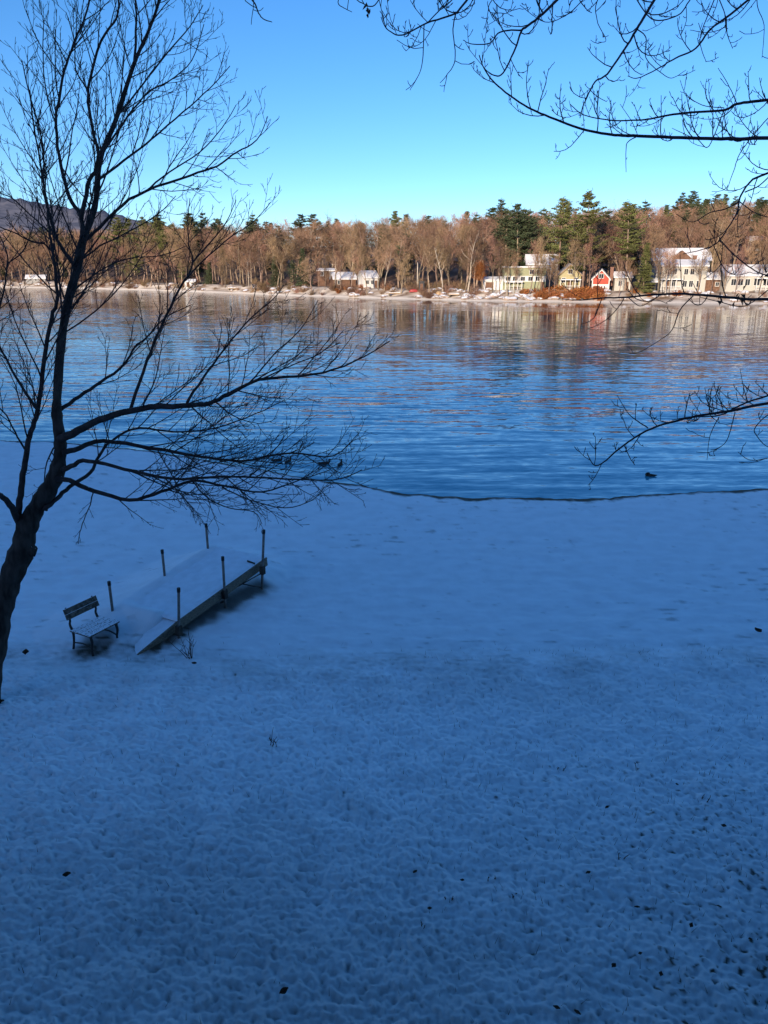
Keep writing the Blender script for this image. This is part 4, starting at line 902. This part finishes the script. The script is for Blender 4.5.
# upper crown
LB([(74, 266), (65, 253), (56, 236), (51, 219), (45, 196), (43, 175), (44, 160), (40, 130), (28, 90), (22, 60)], dT, dT - .7, 5, 1.1)
LB([(83, 236), (81, 216), (69, 196), (61, 166), (56, 125), (63, 78), (71, 51), (85, 17), (92, -10), (98, -40)], dT, dT + .9, 5.5, 1.5)
LB([(81, 220), (88, 186), (96, 168), (98, 154), (90, 115), (89, 88), (101, 41), (117, 17), (119, -5), (126, -40)], dT, dT - .6, 5.6, 1.6)
LB([(56, 125), (48, 100), (44, 75), (43, 45), (44, 20)], dT + .5, dT + .6, 2.0, .9)
LB([(61, 166), (74, 185), (86, 200), (92, 215)], dT + .3, dT - .2, 1.8, .9)
LB([(134, 66), (137, 20), (135, -5), (138, -40)], dT + .1, dT + .6, 3.2, 1.3)
LB([(86, 240), (115, 211), (146, 191), (190, 176), (217, 166), (237, 152), (257, 140), (268, 116)], dT, dT - 1.3, 4.0, .9)
LB([(97, 181), (125, 160), (152, 139), (183, 112), (210, 88), (230, 66)], dT, dT + 1.1, 3.4, .9)
LB([(104, 151), (120, 128), (135, 107), (150, 91), (169, 81), (192, 60), (204, 24)], dT, dT - .8, 2.8, .9)
LB([(117, 117), (135, 94), (169, 51), (190, 27), (203, 5)], dT, dT + .9, 2.6, .9)
LB([(146, 191), (170, 172), (200, 152), (222, 128), (236, 105)], dT - .6, dT - .2, 2.2, .8)
LB([(89, 92), (76, 70), (74, 40), (66, 12)], dT - .3, dT - .9, 2.0, .9)
LB([(79, 262), (100, 246), (128, 232), (158, 214), (176, 196)], dT, dT + 1.0, 2.6, .8)
# middle right
LB([(60, 410), (80, 396), (100, 382), (125, 364), (134, 348), (148, 336), (165, 318), (190, 305)], dT, dT + .9, 5.0, 1.0)
LB([(130, 411), (143, 372), (161, 328), (180, 288), (188, 276), (193, 260), (189, 246), (188, 220), (190, 198)], dT - .2, dT - .6, 4.2, .9)
LB([(193, 262), (216, 236), (228, 219), (236, 200)], dT - .5, dT - .8, 2.0, .8)
LB([(187, 278), (207, 257), (232, 236), (253, 222), (271, 202)], dT - .5, dT - .1, 2.2, .8)
LB([(66, 300), (84, 282), (105, 268), (130, 258), (160, 256), (186, 246)], dT, dT + 1.2, 2.4, .8)
LB([(60, 438), (72, 434), (99, 420), (130, 411), (172, 406), (205, 404), (224, 397), (260, 380), (312, 375), (354, 362), (390, 341)], dT, dT - 1.5, 11, .9, .25)
LB([(187, 403), (203, 378), (219, 356), (245, 324), (272, 300), (284, 285)], dT - .8, dT - .4, 3.6, .8)
LB([(224, 397), (248, 384), (276, 352), (300, 330), (318, 300)], dT - .9, dT - .5, 2.6, .8)
LB([(260, 380), (290, 366), (322, 352), (344, 330)], dT - 1.1, dT - 1.9, 1.8, .8)
LB([(62, 453), (80, 448), (104, 441), (151, 448), (198, 456), (240, 461), (292, 453), (333, 456), (359, 433)], dT, dT + 1.2, 7, .9, .22, LOW)
LB([(62, 470), (74, 465), (88, 461), (125, 469), (172, 479), (219, 477), (271, 478), (333, 480), (362, 470)], dT, dT - 1.0, 6.5, .9, .22, LOW)
LB([(56, 478), (70, 481), (94, 491), (130, 500), (161, 492), (193, 481), (225, 486), (262, 492), (300, 480), (330, 470)], dT, dT + .3, 7, .9, .2, LOW)
LB([(193, 482), (208, 498), (229, 508), (254, 512), (262, 524)], dT + .2, dT + .0, 2.0, .8, .2, LOW)
LB([(222, 487), (250, 500), (285, 508), (312, 500), (324, 488)], dT + .2, dT + .8, 1.8, .8, .2, LOW)
LB([(45, 510), (57, 498), (70, 487), (90, 473), (97, 459), (112, 440), (140, 428), (175, 432), (215, 428), (255, 414), (285, 400)], dT + .1, dT + 1.9, 6, .9, .25)
LB([(93, 491), (90, 505), (84, 520), (80, 532), (78, 544)], dT, dT - .2, 1.6, .8, .1, dict(PRM, gap=[.1, .1], len=[(.1, .2), (.04, .2)], trop=-.02, seg=[.06, .05], r=[.005, .004]))
LB([(60, 440), (47, 462), (44, 490)], dT + .2, dT + .8, 2.4, 1.0)

# ------------------------------------------------------------------ tree just out of frame on the right, reaching in
RTREE = empty('overhanging_tree', (5.35, 6.3, gz(5.35, 6.3))); tag(RTREE, 'leafless tree at the right edge whose thin dark branches reach in over the lake view', 'tree')
rtr = [Vector((5.35, 6.3, gz(5.35, 6.3) - .2)), Vector((5.34, 6.31, 1.0)), Vector((5.40, 6.36, 2.6)), Vector((5.24, 6.27, 5)), Vector((5.16, 6.15, 7.5)), Vector((4.95, 6.15, 10)), Vector((4.8, 6.1, 12.5)), Vector((4.7, 6.1, 14))]
p_, r_ = spline(rtr, [.27, .20, .18, .165, .14, .11, .07, .03], 5); MB().tube(p_, r_, 14).build('trunk', M['bark'], RTREE)
def on_trunk(z):
    for a, b in zip(rtr, rtr[1:]):
        if a.z <= z <= b.z: return a.lerp(b, (z - a.z) / (b.z - a.z))
    return rtr[-1]
SPUR = dict(gap=[.12, .055, .05], len=[(.10, .13), (.045, .18), (.02, .1)], ang=(40, 70), bias=.0, wob=.10, trop=.26, seg=[.05, .03, .02], r=[.0058, .0042, .0034], rmin=.0024)
SPARSE = dict(SPUR, gap=[.18, .085], len=[(.12, .16), (.04, .2)], seg=[.05, .03], r=[.0055, .004])
DENSE = dict(SPUR, gap=[.085, .05, .045])
def RB(trace, d0, d1, w0, w1, z=None, prm=SPARSE, tf=.1):
    tr2 = list(trace)
    if z is not None: tr2 = [on_trunk(z)] + tr2
    n = len(tr2); t0 = 1 / (n - 1) if z is not None else 0
    # the first sight point keeps depth d0; the trunk end is a world point
    P = []
    for i, q in enumerate(tr2):
        if isinstance(q, Vector): P.append(q); continue
        t = (i / (n - 1) - t0) / (1 - t0); P.append(ray(q[0], q[1], d0 + (d1 - d0) * t))
    rad = []
    for i in range(n):
        t = i / (n - 1); w = w0 * (1 - t) + w1 * t; rad.append(w * .80 / F * 6.0 / 2)
    pts, rr = spline(P, rad, 6)
    pts = [p + Vector((rt.gauss(0, 1), rt.gauss(0, 1), rt.gauss(0, 1))) * min(.0012, r * .2) for p, r in zip(pts, rr)]
    br = MB().tube(pts, rr, 8); tw = br
    side_twigs(tw, rt, pts, rr, prm, 0, max(tf, .12 if z is None else .24))
    o = br.build('branch', M['rtwig'], RTREE)
    return o
RB([(860, 137), (768, 138), (735, 139), (690, 138), (638, 136), (615, 135), (586, 130), (550, 117), (524, 105), (498, 86), (485, 70), (479, 55)], 6.2, 5.6, 5.4, 1.2, 7.9, SPUR)
RB([(860, 92), (768, 100), (737, 104), (724, 110), (683, 113), (659, 117), (641, 120), (610, 120), (584, 115), (570, 104)], 6.3, 6.6, 4.6, 1.0, 8.3, SPUR)
RB([(810, -190), (700, -80), (654, 0), (637, 29), (628, 44), (607, 74), (595, 82), (584, 104), (580, 118)], 5.9, 5.6, 4.6, 1.0, 10.2, SPUR)
RB([(850, -90), (748, 0), (711, 29), (696, 48), (672, 60), (659, 68), (638, 78), (628, 76)], 6.0, 6.3, 3.6, .9, 9.5, SPUR)
RB([(760, -210), (640, -90), (557, 0), (529, 25), (522, 30), (515, 49), (503, 73), (493, 75), (484, 68)], 5.7, 5.2, 4.2, .9, 10.6, SPUR)
RB([(522, 30), (500, 32), (490, 43), (472, 44), (463, 40)], 5.35, 5.3, 1.8, .8, None, SPUR)
RB([(700, -200), (560, -110), (467, 0), (456, 13), (427, 23), (402, 35), (387, 29), (381, 17)], 5.6, 5.0, 3.2, .8, 10.9, DENSE)
RB([(427, 23), (438, 12), (452, 0), (470, -20)], 5.2, 5.4, 1.2, 1.2, None, DENSE)
RB([(424, 25), (423, 55), (420, 72), (410, 90)], 5.2, 5.1, 1.2, .6, None, SPARSE)
RB([(456, 13), (453, 29), (455, 60), (446, 76), (440, 83)], 5.25, 5.2, 1.4, .6, None, SPARSE)
RB([(637, 29), (646, 38), (646, 58), (660, 72), (672, 78), (686, 70)], 5.7, 5.8, 1.4, .6, None, SPUR)
RB([(760, -60), (725, -20), (708, 15), (700, 40), (706, 62)], 6.0, 6.0, 1.8, .7, None, SPUR)
RB([(720, -40), (690, 0), (678, 15), (655, 20), (640, 5), (620, -30)], 5.9, 5.8, 1.5, 1.3, None, DENSE)
RB([(700, -40), (726, 18), (712, 32), (690, 30)], 5.6, 5.6, 1.3, .6, None, SPUR)
RB([(770, -40), (757, 0), (764, 25), (762, 58)], 5.8, 5.9, 1.2, .6, None, SPARSE)
RB([(640, -50), (600, -4), (597, 20), (606, 40), (598, 42)], 5.6, 5.6, 1.3, .6, None, SPUR)
RB([(640, -60), (580, 3), (568, 14), (545, 22), (520, 5)], 5.7, 5.6, 1.3, .6, None, SPUR)
RB([(520, -30), (492, 0), (490, 12), (504, 14), (488, 25)], 5.4, 5.4, 1.1, .6, None, SPUR)
RB([(724, 110), (709, 146), (698, 140), (680, 132), (672, 128)], 6.4, 6.3, 1.4, .6, None, SPARSE)
RB([(638, 136), (628, 142), (626, 150), (626, 172)], 5.9, 5.9, 1.4, .6, None, dict(SPARSE, gap=[.25], len=[(.06, .1)], seg=[.04], r=[.003]))
RB([(638, 136), (632, 122), (620, 104)], 5.9, 5.9, 1.0, .6, None, SPARSE)
RB([(737, 104), (728, 84), (718, 68)], 6.4, 6.4, 1.2, .7, None, SPARSE)
RB([(724, 108), (702, 105), (686, 94), (680, 80)], 6.4, 6.5, 1.2, .6, None, SPARSE)
RB([(790, 100), (768, 118), (742, 150), (734, 170), (727, 190)], 6.0, 5.9, 1.5, .7, None, SPARSE)
RB([(850, 140), (768, 173), (750, 182), (740, 198), (737, 212), (729, 226), (714, 245), (683, 254)], 5.7, 5.4, 3.2, .8, 7.0, SPUR)
RB([(739, 202), (725, 209), (709, 213), (693, 222), (676, 214)], 5.6, 5.5, 1.5, .7, None, SPARSE)
RB([(739, 201), (752, 211), (768, 217), (800, 220)], 5.6, 5.8, 1.4, .7, None, SPARSE)
RB([(745, 192), (760, 185), (775, 170)], 5.6, 5.8, 1.6, 1.4, None, SPARSE)
RB([(714, 246), (724, 268), (736, 275), (750, 272)], 5.5, 5.5, 1.2, .7, None, SPARSE)
RB([(720, 240), (740, 260), (765, 275), (800, 280)], 5.5, 5.6, 1.4, 1.2, None, SPARSE)
RB([(860, 292), (768, 299), (735, 298), (703, 295), (667, 294), (628, 297), (602, 298), (580, 300), (562, 299)], 5.8, 5.3, 4.2, .8, 6.3)
RB([(693, 296), (680, 310), (672, 330), (660, 340), (647, 348)], 5.5, 5.4, 1.5, .6, None, SPARSE)
RB([(602, 298), (595, 316), (588, 322), (581, 324)], 5.35, 5.3, 1.2, .6, None, SPARSE)
RB([(768, 290), (745, 306), (720, 302), (700, 297)], 5.6, 5.6, 1.3, .7, None, SPARSE)
RB([(628, 297), (640, 306), (655, 300), (668, 304)], 5.4, 5.4, 1.0, .6, None, SPARSE)
RB([(870, 388), (768, 403), (735, 410), (698, 416), (672, 422), (646, 431), (620, 448), (604, 462), (594, 465), (587, 453)], 5.9, 5.3, 4.4, .8, 5.4, SPUR)
RB([(880, 374), (800, 388), (748, 402), (720, 415), (690, 417), (672, 420)], 6.0, 5.7, 3.0, .8, None, SPUR)
RB([(648, 428), (636, 420), (628, 413), (617, 395)], 5.45, 5.4, 1.5, .6, None, SPARSE)
RB([(719, 417), (710, 436), (707, 460)], 5.6, 5.6, 1.2, .5, None, SPARSE)
RB([(735, 412), (730, 432), (724, 444), (710, 452), (696, 452)], 5.6, 5.6, 1.2, .5, None, SPARSE)
RB([(790, 408), (768, 415), (755, 428), (757, 436), (768, 447), (790, 452)], 5.7, 5.7, 1.3, .8, None, SPARSE)
RB([(748, 403), (743, 385), (740, 368)], 5.8, 5.8, 1.2, .5, None, SPARSE)
RB([(800, 450), (768, 458), (750, 460), (738, 452)], 5.7, 5.6, 1.1, .6, None, SPARSE)
# sprays hanging in from above, left of the right-hand branches
RB([(660, -230), (480, -130), (300, -60), (252, -15), (256, 6), (262, 18), (272, 22)], 5.4, 4.8, 3.4, .7, 11.2, dict(SPARSE, gap=[.3, .13]))
RB([(380, -90), (345, -15), (338, 2), (344, 8), (352, 12)], 4.9, 4.8, 1.2, .6, None, SPARSE)
RB([(460, -120), (390, -20), (375, 5), (362, 3), (350, -8), (345, -30)], 5.1, 4.9, 1.4, .7, None, SPARSE)
def leaf_cluster(px, py, d, s, label):
    g = random.Random(int(px)); b = MB(); c0 = ray(px, py, d)
    for _ in range(7):
        c = Vector((g.gauss(0, .35), g.gauss(0, .35), g.gauss(0, .6))) * s; a = rdir(g, Vector((0, 0, -1)), R(g.uniform(5, 60))) * s * g.uniform(.8, 1.4); w = a.orthogonal().normalized() * s * .35; u = a.cross(w).normalized() * s * .18
        b.tri(c, c + a * .5 + w + u, c + a); b.tri(c, c + a, c + a * .5 - w + u)
    o = _build(b, 'dead_leaf_cluster', M['deadleaf']); o.location = c0; so_ = o.modifiers.new('thick', 'SOLIDIFY'); so_.thickness = .002; tag(o, label, 'leaves')
leaf_cluster(367, 9, 4.95, .035, 'small clump of dead leaves hanging from a twig at the top edge')
leaf_cluster(740, 296, 5.62, .045, 'larger clump of dead leaves on the low branch before the right cream house')
leaf_cluster(719, 299, 5.6, .035, 'clump of dead leaves on the low branch before the brown shed')
leaf_cluster(766, 273, 5.7, .035, 'clump of dead leaves at the right edge over the snowy roof')
MB.build = _build

# ================================================================== DUCKS
def duck(px, py, L, face, label, tuck=False):
    p = on_plane(px, py, ZW)
    sp = [(-.50, 0, .13), (-.40, 0, .10), (-.22, 0, .07), (0, 0, .06), (.2, 0, .07), (.34, 0, .11), (.38, 0, .19), (.37, 0, .28), (.40, 0, .345), (.47, 0, .35), (.52, 0, .335)]
    rd = [(.02, .02), (.08, .05), (.16, .11), (.195, .135), (.17, .13), (.10, .10), (.058, .062), (.055, .055), (.072, .072), (.055, .055), (.02, .02)]
    if tuck: sp = sp[:5] + [(.30, 0, .12), (.30, 0, .19), (.22, 0, .235), (.14, 0, .24), (.06, 0, .225), (.02, 0, .21)]
    v = []; ns = 12
    for i, (c, r) in enumerate(zip(sp, rd)):
        a = Vector(sp[max(0, i - 1)]); b = Vector(sp[min(len(sp) - 1, i + 1)]); t = (b - a).normalized(); s_ = Vector((0, 1, 0)); u = t.cross(s_).normalized() * -1
        for j in range(ns): q = 2 * math.pi * j / ns; v.append(tuple((Vector(c) + s_ * math.cos(q) * r[0] + u * math.sin(q) * r[1]) * L))
    f = []
    for i in range(len(sp) - 1):
        for j in range(ns): j2 = (j + 1) % ns; f.append((i * ns + j, i * ns + j2, (i + 1) * ns + j2, (i + 1) * ns + j))
    o = npmesh('duck', v, f, M['duck']); o.location = (p.x, p.y, ZW - .01); o.rotation_euler = (0, 0, face)
    sb = o.modifiers.new('smooth', 'SUBSURF'); sb.levels = 1; sb.render_levels = 2; tag(o, label, 'duck', 'ducks swimming off the beach')
    if not tuck:
        b = MB(); b.prism([(.50 * L, .345 * L), (.60 * L, .315 * L), (.60 * L, .305 * L), (.50 * L, .315 * L)], -.025 * L, .025 * L); b.build('bill', M['bill'], o, .003 * L)
duck(650, 476, .47, 2.9, 'lone dark duck with its head tucked, on open water at the right', True)
duck(277, 461, .5, .2, 'leftmost dark duck of the four seen through the low twigs')
duck(288, 462, .48, 1.1, 'dark duck just right of the leftmost of the four behind the twigs')
duck(324, 464, .52, .1, 'dark duck swimming second from the right of the four behind the twigs')
duck(340, 465, .48, 1.3, 'rightmost dark duck of the four, head up, at the ends of the twigs')

# ================================================================== LITTER ON THE SNOW
def weed(px, py, hpx, nst, label, group=None, seed=1, spread=28):
    g = random.Random(seed); p = on_ground(px, py); d = p.y * CP + (H - p.z) * SP; hh = hpx / F * d; b = MB()
    for _ in range(nst):
        s_ = walk(g, Vector((g.gauss(0, .03), g.gauss(0, .03), -.03)), rdir(g, Vector((0, 0, 1)), R(g.uniform(3, spread))), hh * g.uniform(.5, 1.1), 5, .08, .03); b.tube(s_, taper(.007, .0035, 6), 4)
        for _k in range(3): e = s_[g.randint(2, 5)]; q = walk(g, e, rdir(g, Vector((0, 0, 1)), R(40)), hh * .25, 2, .1, .1); b.tube(q, [.0045, .0035, .003], 3)
    o = b.build('dry_weed', M['weed']); o.location = p; o.rotation_euler = (0, 0, g.uniform(0, 6)); return tag(o, label, 'weed', group)
weed(273, 744, 20, 4, 'small dry weed standing alone in the snow below the dock', seed=3)
weed(191, 658, 28, 9, 'reddish tuft of dry stems by the low end of the dock', seed=4, spread=45)
wl = [(640, 770, 12), (617, 856, 12), (515, 897, 10), (451, 898, 9), (490, 880, 8), (700, 800, 9), (210 + 210, 928, 10), (560, 770, 7)]
for i, (a, b_, h_) in enumerate(wl): weed(a, b_, h_, 2, 'short thin dry stem poking through the snow on the lower lawn', 'dry stems in the lower lawn', 20 + i)
def dead_leaf(px, py, s, label, group=None):
    g = random.Random(int(px * 7 + py)); p = on_ground(px, py); nu = 7; v = []; out = MB()
    prof_ = [(0, .0), (.18, .20), (.42, .34), (.62, .30), (.82, .16), (1.0, .0)]
    curl = g.uniform(.25, .6)
    for x, w in prof_:
        for sd in (-1, -.4, 0, .4, 1): v.append(((x - .5) * s, sd * w * s, (abs(sd) * curl * .5 + (x - .5) ** 2 * curl) * s + .03 + g.uniform(0, .03) * s))
    o = npmesh('fallen_leaf', v, gridfaces(len(prof_), 5), M['deadleaf'], True); o.location = p + Vector((0, 0, .03)); o.rotation_euler = (g.uniform(-.3, .3), g.uniform(-.3, .3), g.uniform(0, 6.3))
    so_ = o.modifiers.new('thick', 'SOLIDIFY'); so_.thickness = .004; return tag(o, label, 'leaf', group)
dead_leaf(26, 657, .17, 'curled dark dead leaf on the snow between the tree trunk and the bench')
dead_leaf(758, 635, .17, 'dark dead leaf on the beach snow near the right edge')
dead_leaf(285, 996, .085, 'dark dead leaf on the snow near the bottom, left of centre')
dead_leaf(69, 879, .085, 'dark dead leaf alone on the lower left lawn')
dead_leaf(1, 706, .13, 'dead leaf at the foot of the leaning tree')
dead_leaf(195, 667, .09, 'small reddish leaf below the dry tuft by the dock')
for a, b_ in ((607, 812), (588, 878), (415, 878), (430, 913), (718, 912), (637, 913), (659, 981), (576, 1019), (676, 788), (748, 944), (556, 1014), (463, 885), (724, 830), (689, 930), (612, 972), (640, 958)):
    dead_leaf(a, b_, random.Random(a).uniform(.04, .07), 'small dark dead leaf scattered on the lower right lawn', 'dead leaves on the lower right lawn')
# grass tips showing through the thin snow
g = random.Random(77); b = MB()
for _ in range(5200):
    x, y = g.uniform(-5, 6.5), g.uniform(3.4, 12.3)
    w = (0.25 + .75 * max(0, min(1, (x + .5) / 4))) * (1 if y < 9.5 else .55)
    if g.random() > w * .8: continue
    z = gz(x, y); hh = g.uniform(.03, .085); a = g.uniform(0, 6.28); ln = g.uniform(.2, 1.1) * hh
    p = Vector((x, y, z + .0)); t = p + Vector((math.cos(a) * ln, math.sin(a) * ln, hh + .015)); s_ = Vector((-math.sin(a), math.cos(a), 0)) * .003
    b.tri(p - s_, p + s_, t)
o = b.build('grass', M['weed']); tag(o, 'sparse dry grass tips showing through the thin snow on the lawn', 'grass', kind='stuff')

# ================================================================== UNSEEN HOUSE behind the viewer, added to darken the foreground snow
shade_house = empty('house', (0, 0, 0)); tag(shade_house, kind='structure')
MB().box((-8, -9, .3), (8, -.75, 8.2)).build('wall', M['grey'], shade_house)
MB().prism([(-9.6, 8.21), (1.1, 8.21), (1.1, 8.35), (-4.4, 11.2), (-9.6, 8.35)], -8.5, 8.5, 'x').build('roof', M['shingle'], shade_house)  # overhang carried out over the viewer to darken the near ground
for x in (-5.4, -2.7, 2.7, 5.4):
    for z in (2.6, 5.9):
        w_ = MB(); w_.box((x - .6, -.74, z - .8), (x + .6, -.66, z - .7)).box((x - .6, -.74, z + .7), (x + .6, -.66, z + .8)).box((x - .6, -.74, z - .7), (x - .5, -.66, z + .7)).box((x + .5, -.74, z - .7), (x + .6, -.66, z + .7))
        wo = w_.build('window', M['white'], shade_house); MB().box((x - .5, -.735, z - .7), (x + .5, -.70, z + .7)).build('pane', M['glass'], wo)
